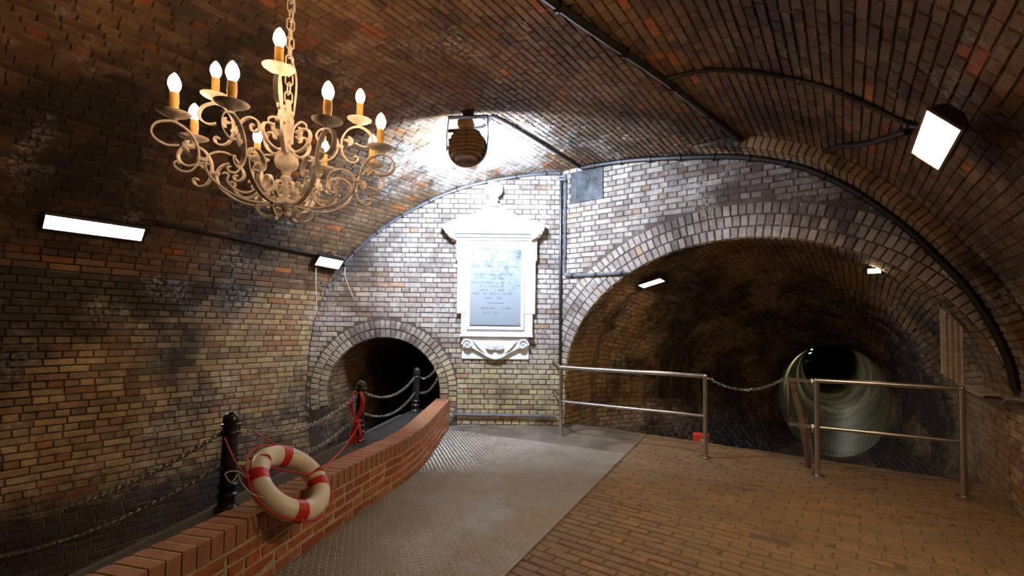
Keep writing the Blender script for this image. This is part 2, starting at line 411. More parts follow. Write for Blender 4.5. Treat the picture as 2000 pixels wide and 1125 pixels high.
# ------------------------------------------------------------------ vault profile
PRO = [(-3.16, .30), (-3.16, .60), (-3.15, 1.0), (-3.11, 1.45), (-3.02, 1.87), (-2.87, 2.25), (-2.62, 2.67), (-2.28, 3.05), (-1.93, 3.33), (-1.48, 3.61), (-1.03, 3.79), (-.5, 3.91), (0, 3.965), (.5, 3.975), (1.23, 3.92), (2.24, 3.75), (2.66, 3.64), (3.02, 3.50), (3.34, 3.32), (3.72, 3.01), (4.11, 2.58), (4.33, 2.27), (4.48, 2.05), (4.63, 1.76), (4.75, 1.45), (4.82, 1.18), (4.85, .89)]
def resample(P, step):
    d = np.r_[0, np.cumsum(np.linalg.norm(np.diff(P, axis=0), axis=1))]; n = max(2, int(d[-1]/step)); s = np.linspace(0, d[-1], n+1)
    return np.c_[np.interp(s, d, P[:, 0]), np.interp(s, d, P[:, 1])], s
PP, _ = resample(spline(PRO, 10), .04)                                    # arch line on the end walls
def normals(P):
    T = np.gradient(P, axis=0); T /= np.linalg.norm(T, axis=1)[:, None]; return np.c_[T[:, 1], -T[:, 0]]   # inward
NI = normals(PP)
off = .13*np.clip((PP[:, 0]-2.0)/.7, 0, 1)
NP = PP-NI*off[:, None]                                                   # hall vault: wider than the end arch on the right
LOWL = np.array([(-2.75, -1.35), (-2.98, -.9), (-3.11, -.3)])
NPF = np.vstack([LOWL, NP, [(4.84, .86), (4.70, .84), (4.70, -.02)]])
NPR, NPS = resample(NPF, .03)
NN = normals(NPR)
def prof(s): return np.array([np.interp(s, NPS, NPR[:, 0]), np.interp(s, NPS, NPR[:, 1])])
def profn(s): return unit([np.interp(s, NPS, NN[:, 0]), np.interp(s, NPS, NN[:, 1])])
def w_end(u): return min(-.35 if u > 2.25 else 0.0, u*TT if u < 0 else 0.0)
def z_arch(u): 
    i = np.argsort(PP[:, 0]); return float(np.interp(u, PP[i, 0], PP[i, 1]))
W_BACK = -10.5

def grid_mesh(name, rows, mat, kind='structure', parent=None, flip=False):
    nr, nc = len(rows), len(rows[0]); v = [p for r in rows for p in r]; f = []
    for i in range(nr-1):
        for j in range(nc-1):
            q = (i*nc+j, i*nc+j+1, (i+1)*nc+j+1, (i+1)*nc+j); f.append(q[::-1] if flip else q)
    me = mesh_from(name, v, f, fix=False); me.materials.append(mat); o = link(name, me, parent)
    if kind: o['kind'] = kind
    return o
# mortar bed of the vault in three pieces: left wall, crown, right wall
def vault_piece(name, s0, s1, mat):
    ss = np.r_[s0, NPS[(NPS > s0+.01) & (NPS < s1-.01)], s1]; rows = []
    for s in ss:
        u, z = prof(s); e = w_end(u)
        rows.append([W(u, w, z) for w in np.linspace(W_BACK, e, 3)])
    return grid_mesh(name, rows, mat)
def s_at(test): return NPS[[i for i, q in enumerate(NPR) if test(q)][0]]
S_L = s_at(lambda q: q[1] > 2.05); S_R = NPS[[i for i, q in enumerate(NPR) if q[0] > 3 and q[1] < 1.75][0]]
wall_left = vault_piece('wall_left', 0, S_L, M_MORT)
ceiling = vault_piece('ceiling', S_L, S_R, M_MORT)
wall_right = vault_piece('wall_right', S_R, NPS[-1], M_MORT)
for o, l in ((wall_left, 'curved lower left flank of the brick vault behind the bollards'), (ceiling, 'sooty brown brick barrel vault overhead'), (wall_right, 'brick right flank of the vault with a plinth at the railing')): o['label'] = l
# its bricks
def vault_bricks():
    out = {'l': [], 'c': [], 'r': []}; j = 0; s = .04
    while s < NPS[-1]-.02:
        u, z = prof(s); n2 = profn(s); e = w_end(u)
        nrm = AX_U*n2[0]+AX_Z*n2[1]; tan = np.cross(nrm, AX_W)
        big = 's' if j % 2 == 0 else 'h'
        if j % 7 == 3: big = 's'
        for c, L, k in fill_row(max(W_BACK, -8.6), e, big, jig(.03)+(.06 if j % 4 < 2 else 0)):
            P = W(u, c, z)+nrm*(.011+jig(.002))
            a = jig(.010); x = AX_W*math.cos(a)+tan*math.sin(a); y = np.cross(nrm, x)
            out['l' if s < S_L else 'r' if s > S_R else 'c'].append((bm4(P, x, y, nrm, L+jig(.003), BH+jig(.002), .024), k))
        s += COURSE; j += 1
    return out
vb = vault_bricks()
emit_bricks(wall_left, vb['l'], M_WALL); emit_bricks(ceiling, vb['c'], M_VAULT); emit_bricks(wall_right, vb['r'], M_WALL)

# rib at the right where the hall vault meets the end wall: face of one ring plus its soffit
rib_i = [i for i in range(len(PP)) if PP[i, 0] > 2.0]
rows = [[W(NP[i, 0], -.35, NP[i, 1]), W(PP[i, 0], -.35, PP[i, 1]), W(PP[i, 0], 0, PP[i, 1])] for i in rib_i]
rib = grid_mesh('trim_1', rows, M_MORT); rib['label'] = 'brick rib ring stepping in before the large arch'
items = []
dl = np.r_[0, np.cumsum(np.linalg.norm(np.diff(PP[rib_i], axis=0), axis=1))]
s = .05
while s < dl[-1]-.03:
    q = np.array([np.interp(s, dl, PP[rib_i][:, k]) for k in (0, 1)]); n2 = unit([np.interp(s, dl, NI[rib_i][:, k]) for k in (0, 1)])
    o_ = np.interp(s, dl, off[rib_i]); nrm = AX_U*n2[0]+AX_Z*n2[1]; tan = unit(np.cross(nrm, AX_W))
    if o_ > .05: items.append((bm4(W(*[q[0]-n2[0]*(o_/2-.006), -.35, q[1]-n2[1]*(o_/2-.006)])-AX_W*.010, tan, nrm, -AX_W, .066, o_-.004, .022), 'h'))
    for wc, L in (((-.29, .115), (-.165, .108), (-.05, .10)) if int(s/COURSE) % 2 else ((-.23, .235), (-.05, .10))):
        items.append((bm4(W(q[0], wc, q[1])+nrm*.010, AX_W, np.cross(nrm, AX_W), nrm, L, BH, .022), 's' if L > .2 else 'h'))
    s += COURSE
emit_bricks(rib, items, M_TUN)

# ------------------------------------------------------------------ end wall facing the camera (small arch, monument)
SA_X, SA_Z, SA_A, SA_B = -1.955, .50, .86, .84                            # small arch
SA_R = .27
def zL(X): return z_arch((X-OX)*CT)
def strips(name, xs, bot, top, pos, mat):
    v = []; f = []
    for x0, x1 in zip(xs[:-1], xs[1:]):
        for lo, hi in (((bot(x0+1e-6), bot(x1-1e-6)), (top(x0), top(x1))),):
            n = len(v); v += [pos(x0, lo[0]), pos(x1, lo[1]), pos(x1, hi[1]), pos(x0, hi[0])]; f.append((n, n+1, n+2, n+3))
    me = mesh_from(name, v, f, fix=False); me.materials.append(mat); o = link(name, me); o['kind'] = 'structure'; return o
def sa_bot(X):
    d = (X-SA_X)/SA_A
    return -1.35 if abs(d) >= 1 else SA_Z+SA_B*math.sqrt(1-d*d)
xs = np.unique(np.r_[np.linspace(-3.13, SA_X-SA_A, 8), SA_X+SA_A*np.cos(np.linspace(PI, 0, 40)), np.linspace(SA_X+SA_A, OX, 40)])
wall_back = strips('wall_back', xs, sa_bot, zL, lambda X, z: (X, OY, z), M_MORT_B)
wall_back['label'] = 'pale brick end wall facing the camera with small arch and white monument'
items = []; NB = np.array([0, -1.0, 0]); EX = np.array([1.0, 0, 0])
row = 0; z = -.55
def sub(iv, a, b):
    out = []
    for x0, x1 in iv:
        if b <= x0 or a >= x1: out.append((x0, x1)); continue
        if a > x0: out.append((x0, a))
        if b < x1: out.append((b, x1))
    return out
xg = np.linspace(-3.13, OX, 400); zg = np.array([zL(x) for x in xg])
while z < 3.95:
    ok = xg[zg > z+.04]
    if len(ok) > 1:
        iv = [(ok[0], OX)]
        for zz in (z-.03, z+.03):
            d = (zz-SA_Z)/(SA_B+SA_R)
            if zz < SA_Z: iv = sub(iv, SA_X-SA_A-SA_R, SA_X+SA_A+SA_R)
            elif d < 1: h = (SA_A+SA_R)*math.sqrt(1-d*d); iv = sub(iv, SA_X-h, SA_X+h)
        k = 's' if row % 2 else 'h'
        for x0, x1 in iv:
            for c, L, kk in fill_row(x0, x1, k, .03+jig(.008)+(.0625 if row % 2 else 0)):
                P = np.array([c, OY-.010+jig(.0018), z]); a = jig(.006)
                x = np.array([math.cos(a), 0, math.sin(a)]); items.append((bm4(P, x, np.cross(NB, x), NB, L+jig(.003), BH+jig(.002), .024), kk))
    z += COURSE; row += 1
emit_bricks(wall_back, items, M_BACK)
# voussoirs of the small arch
def voussoirs(cx, cz, a, b, rings, wid, hgt, gap, pos, ex, nrm, t0=0.0, t1=PI, proud=.012, depth=.03):
    out = []
    for rg in range(rings):
        r0 = gap/2+rg*(hgt+gap); aa, bb = a+r0+hgt/2, b+r0+hgt/2
        T = np.linspace(t0, t1, 800); X, Z = aa*np.cos(T), bb*np.sin(T); L = np.r_[0, np.cumsum(np.hypot(np.diff(X), np.diff(Z)))]
        n = int(round(L[-1]/(wid+gap)))
        for k in range(n):
            t = np.interp((k+.5+.25*(rg % 2))/n*L[-1], L, T); nr = unit([math.cos(t)/aa, math.sin(t)/bb])
            rad = ex*nr[0]+AX_Z*nr[1]; tg = np.cross(rad, nrm)
            out.append((bm4(pos(cx+aa*math.cos(t), cz+bb*math.sin(t))+nrm*(proud+jig(.0025)), rad, np.cross(nrm, rad), nrm, hgt+jig(.003), wid+jig(.003), depth), 'h'))
    return out
ring = empty('trim_5', (SA_X, OY, SA_Z))
tag(ring, 'two-ring brick arch around the small dark side opening', kind='structure')
def rel(items, o):
    inv = np.array(o.matrix_world.inverted()); return [(inv @ m, k) for m, k in items]
def emit_rel(o, items, mat, **kw):         # bricks for a thing whose Empty is not at the origin
    bpy.context.view_layer.update()
    n0 = set(o.children); emit_bricks(o, items, mat, **kw)
    inv = o.matrix_world.inverted()
    for c in o.children:
        if c not in n0: c.matrix_parent_inverse = inv
emit_rel(ring, voussoirs(SA_X, SA_Z, SA_A, SA_B, 2, .068, .122, .012, lambda x, z: np.array([x, OY, z]), EX, NB, -.45, PI+.25), M_BACK)
# side tunnel behind it
def sa_pt(t, y, k=1.0):
    c, s_ = math.cos(t), math.sin(t)
    if s_ >= 0: return (SA_X+SA_A*c*k+.10*(y-OY), y, SA_Z+SA_B*s_*k)
    return (SA_X+SA_A*math.copysign(abs(c)**.35, c)*k+.10*(y-OY), y, SA_Z-1.8*abs(s_)**.6)
ys = np.linspace(OY, OY+7, 12)
side = grid_mesh('wall_side_tunnel', [[sa_pt(t, y) for t in np.linspace(0, 2*PI, 60)] for y in ys], M_MORT)
side['label'] = 'dark brick side tunnel behind the small arch'
me = mesh_from('tunnel_end', [sa_pt(t, OY+7) for t in np.linspace(0, 2*PI, 60)[:-1]], [tuple(range(59))], fix=False); me.materials.append(M_DARK); link('tunnel_end', me, side)
items = []
LA = np.linspace(-.9, PI+.9, 1500); LP = np.array([sa_pt(t, OY) for t in LA])[:, [0, 2]]; LS = np.r_[0, np.cumsum(np.linalg.norm(np.diff(LP, axis=0), axis=1))]
s = .03; j = 0
while s < LS[-1]:
    t = float(np.interp(s, LS, LA)); p0 = np.array(sa_pt(t, OY)); p1 = np.array(sa_pt(t+.01, OY)); ax = unit([.10, 1, 0]); tg = unit(p1-p0); nr = unit(np.cross(ax, tg))
    if np.dot(nr, np.array([SA_X, OY, .4])-p0) < 0: nr = -nr
    for c, L, k in fill_row(0.0, 3.2, 's' if j % 2 else 'h', jig(.02)):
        items.append((bm4(p0+ax*c+nr*.008, ax, np.cross(nr, ax), nr, L, BH, .02), k))
    s += COURSE; j += 1
emit_bricks(side, items, M_TUN)

# ------------------------------------------------------------------ end wall of the large arch
GA_U, GA_Z, GA_A, GA_B = 2.44, .70, 2.37, 1.945
GA_R = .44
def ga_bot(u):
    d = (u-GA_U)/GA_A
    return -1.35 if abs(d) >= 1 else GA_Z+GA_B*math.sqrt(1-d*d)
us = np.unique(np.r_[0, GA_U+GA_A*np.cos(np.linspace(PI, 0, 70)), np.linspace(4.80, 4.84, 3)])
wall_arch = strips('wall_back_right', us, ga_bot, lambda u: max(z_arch(u), ga_bot(u)) if ga_bot(u) > 0 else z_arch(u), lambda u, z: tuple(W(u, 0, z)), M_MORT_B)
wall_arch['label'] = 'brick end wall above the large tunnel arch'
items = []; row = 0; z = -.55; NW = -AX_W
ug = np.linspace(0, 4.84, 500); zg = np.array([z_arch(u) for u in ug])
while z < 3.95:
    ok = ug[zg > z+.04]
    if len(ok) > 1:
        iv = [(0.0, ok[-1])]
        for zz in (z-.03, z+.03):
            d = (zz-GA_Z)/(GA_B+GA_R)
            if zz < GA_Z: iv = sub(iv, GA_U-GA_A-GA_R, 9)
            elif d < 1: h = (GA_A+GA_R)*math.sqrt(1-d*d); iv = sub(iv, GA_U-h, GA_U+h)
        k = 's' if row % 2 else 'h'
        for x0, x1 in iv:
            for c, L, kk in fill_row(x0, x1, k, .01+jig(.008)+(.0625 if row % 2 else 0)):
                a = jig(.006); x = AX_U*math.cos(a)+AX_Z*math.sin(a)
                items.append((bm4(W(c, 0, z)+NW*(.010+jig(.0018)), x, np.cross(NW, x), NW, L+jig(.003), BH+jig(.002), .024), kk))
    z += COURSE; row += 1
emit_bricks(wall_arch, items, M_BACK)
ring = empty('trim_6', W(GA_U, 0, GA_Z))
tag(ring, 'three-ring brick arch around the large tunnel mouth', kind='structure')
vs = voussoirs(GA_U, GA_Z, GA_A, GA_B, 3, .078, .130, .013, lambda u, z: W(u, 0, z), AX_U, NW, 0, PI)
vs = [(m, k) for m, k in vs if (lambda q: q[2] < z_arch(float(np.dot(q-W(0, 0, 0), AX_U)))-.02 and float(np.dot(q-W(0, 0, 0), AX_U)) < 4.83)(m[:3, 3])]
for rg in range(3):                                                       # the rings run straight down below the springing
    zz = GA_Z-.05
    while zz > .02:
        u_ = GA_U-GA_A-.0065-.065-rg*.143
        vs.append((bm4(W(u_, 0, zz)+NW*.012, AX_U, AX_Z, NW, .13, .078, .03), 'h')); zz -= .091
emit_rel(ring, vs, M_BACK)

# ------------------------------------------------------------------ tunnel: funnel shape narrowing to a sewer bore
FW = 5.0
def sec(t, w):
    k = min(max((w-.9)/(FW-.9), 0), 1); k = k*k*(3-2*k)*.5+k*.5
    c, s_ = math.cos(t), math.sin(t)
    u0 = GA_U+GA_A*(c if s_ >= 0 else math.copysign(abs(c)**.45, c)); z0 = GA_Z+(GA_B*s_ if s_ >= 0 else -1.95*abs(s_)**.7)
    u1 = 3.30+.93*c; z1 = .20+(1.05*s_ if s_ >= 0 else 1.15*s_)
    return u0*(1-k)+u1*k, z0*(1-k)+z1*k
TT_ = np.linspace(0, 2*PI, 97)
tun = grid_mesh('wall_tunnel', [[tuple(W(sec(t, w)[0], w, sec(t, w)[1])) for t in TT_] for w in np.linspace(0, FW, 26)], M_MORT)
tun['label'] = 'brick funnel of the large tunnel narrowing into the dark'
items = []
for w0, w1 in ((0, 1.0), (1.0, 2.0), (2.0, 3.0), (3.0, 4.0), (4.0, FW)):
    wm = (w0+w1)/2; LA = np.linspace(-.95, PI+.95, 900)
    L2 = np.array([sec(t, wm) for t in LA]); LS = np.r_[0, np.cumsum(np.linalg.norm(np.diff(L2, axis=0), axis=1))]
    s = .03; j = 0
    while s < LS[-1]:
        t = float(np.interp(s, LS, LA))
        for c, L, k in fill_row(w0, w1, 's' if j % 2 else 'h', jig(.03)):
            p0 = W(sec(t, c)[0], c, sec(t, c)[1]); pa = W(sec(t, c+.02)[0], c+.02, sec(t, c+.02)[1]); pt = W(sec(t+.01, c)[0], c, sec(t+.01, c)[1])
            ax = unit(pa-p0); nr = unit(np.cross(ax, pt-p0)); cc = W(GA_U+.17*c, c, .6)
            if np.dot(nr, cc-p0) < 0: nr = -nr
            items.append((bm4(p0+nr*(.009+jig(.002)), ax, np.cross(nr, ax), nr, L, BH, .022), k))
        s += COURSE; j += 1
emit_bricks(tun, items, M_TUN)
# the bore beyond, curving gently to the left, lit from inside
def bore(t, w):
    c, s_ = math.cos(t), math.sin(t); d = w-FW
    return 3.30+.93*c-.0025*d*d, .20+(1.05*s_ if s_ >= 0 else 1.15*s_)
rows = [[tuple(W(bore(t, w)[0], w, bore(t, w)[1])) for t in TT_] for w in np.linspace(FW, FW+18, 37)]
bo = grid_mesh('wall_far_tunnel', rows, M_FAR); bo['label'] = 'far lit sewer bore of ribbed brick at the end of the tunnel'
uvl = bo.data.uv_layers.new(name='UVMap'); nc = len(TT_)
for p in bo.data.polygons:
    for li in p.loop_indices:
        vi = bo.data.loops[li].vertex_index; r_, c_ = divmod(vi, nc); uvl.data[li].uv = (r_*.5, c_*6.3/96)
me = mesh_from('bore_end', rows[-1][:-1], [tuple(range(96))], fix=False); me.materials.append(M_DARK); link('bore_end', me, bo)

# ------------------------------------------------------------------ parapet curve, floor, channel
PF = spline([(-.93, 7.095), (-.935, 6.2), (-.95, 5.1), (-1.02, 4.5), (-1.11, 4.17), (-1.19, 3.84), (-1.27, 3.5), (-1.37, 3.05), (-1.46, 2.6), (-1.58, 2.1), (-1.72, 1.55), (-1.9, .9), (-2.1, .2)], 8)
PFL = np.r_[0, np.cumsum(np.linalg.norm(np.diff(PF, axis=0), axis=1))]
def pf(s):                                # point and outward (platform side) normal of the parapet's front line
    p = np.array([np.interp(s, PFL, PF[:, k]) for k in (0, 1)]); q = np.array([np.interp(min(s+.04, PFL[-1]), PFL, PF[:, k]) for k in (0, 1)]); r = np.array([np.interp(max(s-.04, 0), PFL, PF[:, k]) for k in (0, 1)])
    t = unit(q-r); return p, np.array([-t[1], t[0]]), t
PH, PT = .42, .21
EDGE_W = .40
fp = [(p[0]-.03, p[1]) for p in PF] + [tuple(W(4.70, W_BACK, 0)[:2]), tuple(W(4.70, 0, 0)[:2]), tuple(W(4.70, EDGE_W, 0)[:2]), tuple(W(.10, EDGE_W, 0)[:2]), tuple(W(.06, 0, 0)[:2]), (OX, OY)]
fp.insert(len(PF), tuple(W(-1.6, W_BACK, 0)[:2]))
import bmesh
def slab(name, poly, z1, z0, mat):
    bm = bmesh.new(); vs = [bm.verts.new((x, y, z1)) for x, y in poly]; f = bm.faces.new(vs)
    r = bmesh.ops.extrude_face_region(bm, geom=[f]); bmesh.ops.translate(bm, verts=[v for v in r['geom'] if isinstance(v, bmesh.types.BMVert)], vec=(0, 0, z0-z1))
    bmesh.ops.recalc_face_normals(bm, faces=bm.faces); bmesh.ops.triangulate(bm, faces=bm.faces)
    me = bpy.data.meshes.new(name); bm.to_mesh(me); bm.free(); me.materials.append(mat); return link(name, me)
floor = slab('floor', fp, 0.0, -1.0, M_MORT_F); tag(floor, 'worn brown brick floor of the platform', kind='structure')
# steel plate polygon
PLE = [(1.93, 6.62), (-.012, 2.85), (-1.2, .55)]
def plate_right_x(y): return float(np.interp(y, [.55, 2.85, 6.62], [-1.2, -.012, 1.93]))
def in_plate(x, y):
    if y < .55: return False
    pl = np.interp(-y, -PF[:, 1], PF[:, 0]); 
    return pl < x < plate_right_x(y) and y < 7.09
items = []; j = 0; wv = EDGE_W-.045; FPITCH = .085
while wv > -6.0:
    for c, L, k in fill_row(-2.2, 4.70, 's', jig(.02)+(.125 if j % 2 else 0)):
        P = W(c, wv, .0035+jig(.0012))
        if P[1] > .3 and not (P[0] < plate_right_x(P[1])-.22) and (wv < 0 or c > .2):
            a = jig(.006); x = AX_U*math.cos(a)+AX_W*math.sin(a); tz = unit([jig(.006), jig(.006), 1]); x = unit(x-tz*np.dot(x, tz))
            items.append((bm4(P, x, np.cross(tz, x), tz, L+.004+jig(.003), FPITCH-.008+jig(.002), .02), k))
    wv -= FPITCH; j += 1
emit_bricks(floor, items, M_FLOOR)
# brick face of the platform edge toward the tunnel
items = []
for r_ in range(4):
    for c, L, k in fill_row(.15, 4.68, 'h' if r_ == 0 else 's', .06*r_):
        items.append((bm4(W(c, EDGE_W, -.05-.078*r_)+AX_W*.008, -AX_U, AX_Z, AX_W, L, .066, .02), k))
# (faces the tunnel: kept for a viewer who leans over)
emit_bricks(floor, items, M_FLOOR, limit=0, rest_name='edge_bricks', cull=False)
ST1 = MB()
ST1.box((1.75, .62, -.26), (1.05, .42, .30), frame((OX, OY, 0), AX_U, AX_W, AX_Z), .01)
st = ST1.build('brick_step', M_FLOOR); tag(st, 'low brown step just below the platform edge by the crate', 'step')

# channel bed, ledge and kerb beyond the parapet
LG = [(-1.30, 7.08), (-1.93, 3.17), (-2.30, .2)]
def ledge_x(y): return float(np.interp(y, [.2, 3.17, 7.08], [-2.48, -2.02, -1.50]))
def back_x(y): return float(np.interp(-y, -PF[:, 1], PF[:, 0]))-PT*.98
yy = np.linspace(7.09, .2, 30)
led = slab('trim_2', [(back_x(y)+.06, y) for y in yy]+[(ledge_x(y), y) for y in yy[::-1]], .25, -1.3, M_DARK); tag(led, 'blackened ledge carrying the bollards behind the low wall', kind='structure')
kerb = slab('trim_3', [(ledge_x(y)-.002, y) for y in yy]+[(ledge_x(y)-.20, y) for y in yy[::-1]], .17, -1.3, M_CURB); tag(kerb, 'dark grey kerb along the sewer channel', kind='structure')
cb = slab('floor_channel', [(-1.2, 13.9), (-1.2, -1), (-8.5, -1), (-8.5, 5), (-3.6, 13.9)], -1.05, -1.2, M_WATER); tag(cb, 'dark water in the sewer channel', kind='structure')
tb = slab('floor_tunnel', [tuple(W(u, w, 0)[:2]) for u, w in ((-.2, EDGE_W-.2), (5.2, EDGE_W-.2), (5.2, 3.2), (-.2, 3.2))], -1.02, -1.2, M_WATER); tag(tb, 'dark wet invert of the tunnel below the platform', kind='structure')
wb = slab('wall_front', [tuple(W(u, w, 0)[:2]) for u, w in ((-3.6, W_BACK-.2), (5.2, W_BACK-.2), (5.2, W_BACK), (-3.6, W_BACK))], 4.2, -1.3, M_MORT); tag(wb, 'plain wall closing the hall behind the viewer', kind='structure')

# plinth of the right wall carried on into the tunnel
pl = MB(); pl.box((4.80, .80, .01), (.20, 2.2, 1.70), frame((OX, OY, 0), AX_U, AX_W, AX_Z), .012)
plinth = pl.build('trim_4', M_MORT); tag(plinth, 'brick plinth at the right jamb of the tunnel', kind='structure')
items = []; z = -.55; j = 0
while z < .83:
    for c, L, k in fill_row(-.30, 1.88, 's' if j % 2 else 'h', jig(.02)):
        items.append((bm4(W(4.70, c, z)-AX_U*.009, AX_W, AX_Z, -AX_U, L, BH, .022), k))
    z += COURSE; j += 1
emit_bricks(plinth, items, M_TUN)

# ------------------------------------------------------------------ the low red brick wall
para = empty('low_brick_wall', (-1.3, 3.6, 0)); tag(para, 'low curved red brick wall with pale joints along the steel plate', 'wall')
def sweep_box(name, off0, off1, z0, z1, mat, parent):
    rows = []
    for s in np.linspace(0, PFL[-1], 70):
        p, n, t = pf(s); a = p+n*off0; b = p+n*off1
        rows.append([(a[0], a[1], z0), (a[0], a[1], z1), (b[0], b[1], z1), (b[0], b[1], z0), (a[0], a[1], z0)])
    o = grid_mesh(name, rows, mat, None, parent); o.matrix_parent_inverse = parent.matrix_world.inverted(); return o
bpy.context.view_layer.update()
sweep_box('mortar_core', -.004, -PT+.006, -.3, PH-.004, M_MORT_L, para)
items = []; cope = []
for r_ in range(4):
    z = .036+r_*.0735
    p = .246 if r_ % 2 else .246
    s = -.12*(r_ % 2)
    while s < PFL[-1]:
        L = .232 if (int(s*7)+r_) % 3 else .108
        if s > 0 and s+L < PFL[-1]:
            for sgn in (1, -1):
                q, n, t = pf(s+L/2); N3 = np.array([n[0], n[1], 0])*sgn; T3 = np.array([t[0], t[1], 0])*-sgn
                c = np.array([q[0], q[1], z])+(N3*.0 if sgn > 0 else N3*PT)
                if sgn > 0 or z > .25: items.append((bm4(c+N3*jig(.001), T3, AX_Z, N3, L+jig(.004), .060+jig(.002), .05), 's' if L > .2 else 'h'))
        s += L+.015
s = .02
cope_mb = []
while s < PFL[-1]-.04:
    q, n, t = pf(s+.034); N3 = np.array([n[0], n[1], 0]); T3 = np.array([t[0], t[1], 0])
    c = np.array([q[0], q[1], 0])-N3*PT/2+AX_Z*(PH-.118/2+jig(.0012))
    cope_mb.append(frame(c, T3, N3, AX_Z)); s += .0795
for_rows = items
emit_rel(para, items, M_RED, cull=False)
CB = MB().box((0, 0, 0), (.068, PT+.006, .118), None, .005); cme = mesh_from('coping_brick', CB.v, CB.f); cme.materials.append(M_COPE)
inv = para.matrix_world.inverted()
for fm in cope_mb:
    o = link('coping_brick', cme, para, Matrix(fm.tolist())); o.matrix_parent_inverse = inv

# ------------------------------------------------------------------ steel checker plate
left = [(p[0]+.012, p[1]) for p in PF if p[1] > .6]
plp = left[::-1]+[(OX-.01, OY-.014), tuple(W(.10, .30, 0)[:2]), (1.93, 6.62), (-.012, 2.85), (-1.17, .60)]
pt = empty('checker_plate', (0, 4.5, 0)); tag(pt, 'grey steel checker plate ramp along the low red brick wall', 'steel plate')
o = slab('sheet', plp, .015, .008, M_PLATE); o.parent = pt; bpy.context.view_layer.update(); o.matrix_parent_inverse = pt.matrix_world.inverted()
dirp = unit([1.942, 3.77]); prp = np.array([dirp[1], -dirp[0]])
V = []; Fc = []; g = .030
for i in range(-10, 190):
    for j in range(-110, 30):
        c = np.array([-1.2, .55])+dirp*(i*g)+prp*(j*g)
        if c[1] > 7.05 or not in_plate(c[0]-.03, c[1]) or not in_plate(c[0]+.02, c[1]): continue
        a = math.atan2(dirp[1], dirp[0])+(PI/4 if (i+j) % 2 else -PI/4); e = np.array([math.cos(a), math.sin(a)]); q = np.array([-e[1], e[0]])
        n = len(V); l, wd_ = .0145, .0048
        for dx, dy in ((l, 0), (l*.4, wd_), (-l*.4, wd_), (-l, 0), (-l*.4, -wd_), (l*.4, -wd_)):
            k = c+e*dx+q*dy; V.append((k[0], k[1], .0150))
        for dx in (l*.5, -l*.5): k = c+e*dx; V.append((k[0], k[1], .0188))
        Fc += [(n, n+1, n+6), (n+1, n+2, n+7, n+6), (n+2, n+3, n+7), (n+3, n+4, n+7), (n+4, n+5, n+6, n+7), (n+5, n, n+6)]
me = mesh_from('tread_bars', V, Fc, fix=False); me.materials.append(M_TREAD); o = link('tread_bars', me, pt); o.matrix_parent_inverse = pt.matrix_world.inverted(); o['kind'] = 'stuff'


# ------------------------------------------------------------------ lamps
def frame_to(n, up=(0, 0, 1)):            # orthonormal frame whose local -y looks along n, local z roughly up
    y = -unit(n); x = unit(np.cross(y, up)); z = np.cross(x, y); return x, y, z
def ray_dir(x, y):
    xs, ys = x-1000, -(y-CY); c, s = math.cos(ROLL), math.sin(ROLL); xr, yr = c*xs-s*ys, s*xs+c*ys
    cp, sp = math.cos(PITCH), math.sin(PITCH); return np.array([xr, F_PX*cp-yr*sp, F_PX*sp+yr*cp])
def at(x, y, Y):                          # a photograph pixel taken to the depth Y metres in front of the viewer
    d = ray_dir(x, y); return CAMP+d*(Y/d[1])
def floodlamp(name, loc, n, up, wid, hgt, dep, glass, label, cat, bezel=.018, bracket=True, group=None, hood=False):
    x, y, z = frame_to(n, up); M = Matrix(frame((0, 0, 0), x, y, z).tolist()).to_3x3()
    t = empty(name, loc, M); tag(t, label, cat, group)
    b = MB()
    if hood:                              # rounded back shell
        prof_ = [(-wid/2, 0), (-wid/2*.96, dep*.45), (-wid/2*.7, dep*.85), (-wid/4, dep), (wid/4, dep), (wid/2*.7, dep*.85), (wid/2*.96, dep*.45), (wid/2, 0)]
        vs = []; nn = len(prof_)
        for k, zz in ((.8, -hgt/2), (1, -hgt/2*.8), (1, hgt/2*.8), (.8, hgt/2)): vs += [(a*k, b_*k, zz) for a, b_ in prof_]
        fs = [tuple(range(nn)), tuple(range(3*nn, 4*nn))[::-1]]
        for r in range(3):
            for i in range(nn): fs.append((r*nn+i, r*nn+(i+1) % nn, r*nn+nn+(i+1) % nn, r*nn+nn+i))
        b.add(vs, fs)
    else:
        b.box((0, dep/2, 0), (wid, dep, hgt), None, .012)
        for k in range(5): b.box((-wid*.36+wid*.18*k, dep+.012, 0), (.008, .03, hgt*.8))
    b.build('housing', M_HOUSE, t)
    f = MB()
    for s in (-1, 1):
        f.box((s*(wid/2-bezel/2), -.006, 0), (bezel, .014, hgt), None, .003); f.box((0, -.006, s*(hgt/2-bezel/2)), (wid-2*bezel, .014, bezel), None, .003)
    f.build('bezel', M_HOUSE if not hood else M_RUSTY, t)
    g = MB(); g.box((0, -.004, 0), (wid-2*bezel, .006, hgt-2*bezel)); g.build('glass', glass, t)
    if bracket:
        k = MB(); k.tube([(-wid/2-.008, dep*.5, 0), (-wid/2-.012, dep+.05, 0), (-wid/2+.04, dep+.09, 0), (wid/2-.04, dep+.09, 0), (wid/2+.012, dep+.05, 0), (wid/2+.008, dep*.5, 0)], .008, 6)
        k.build('bracket', M_HOUSE, t)
    return t
def vnorm(u_, left):                      # inward normal of the vault at u
    i = int(np.argmin(np.abs(NP[:, 0]-u_)+np.where((NP[:, 0] < 0) == left, 0, 9))); n2 = NI[i]; return AX_U*n2[0]+AX_Z*n2[1]
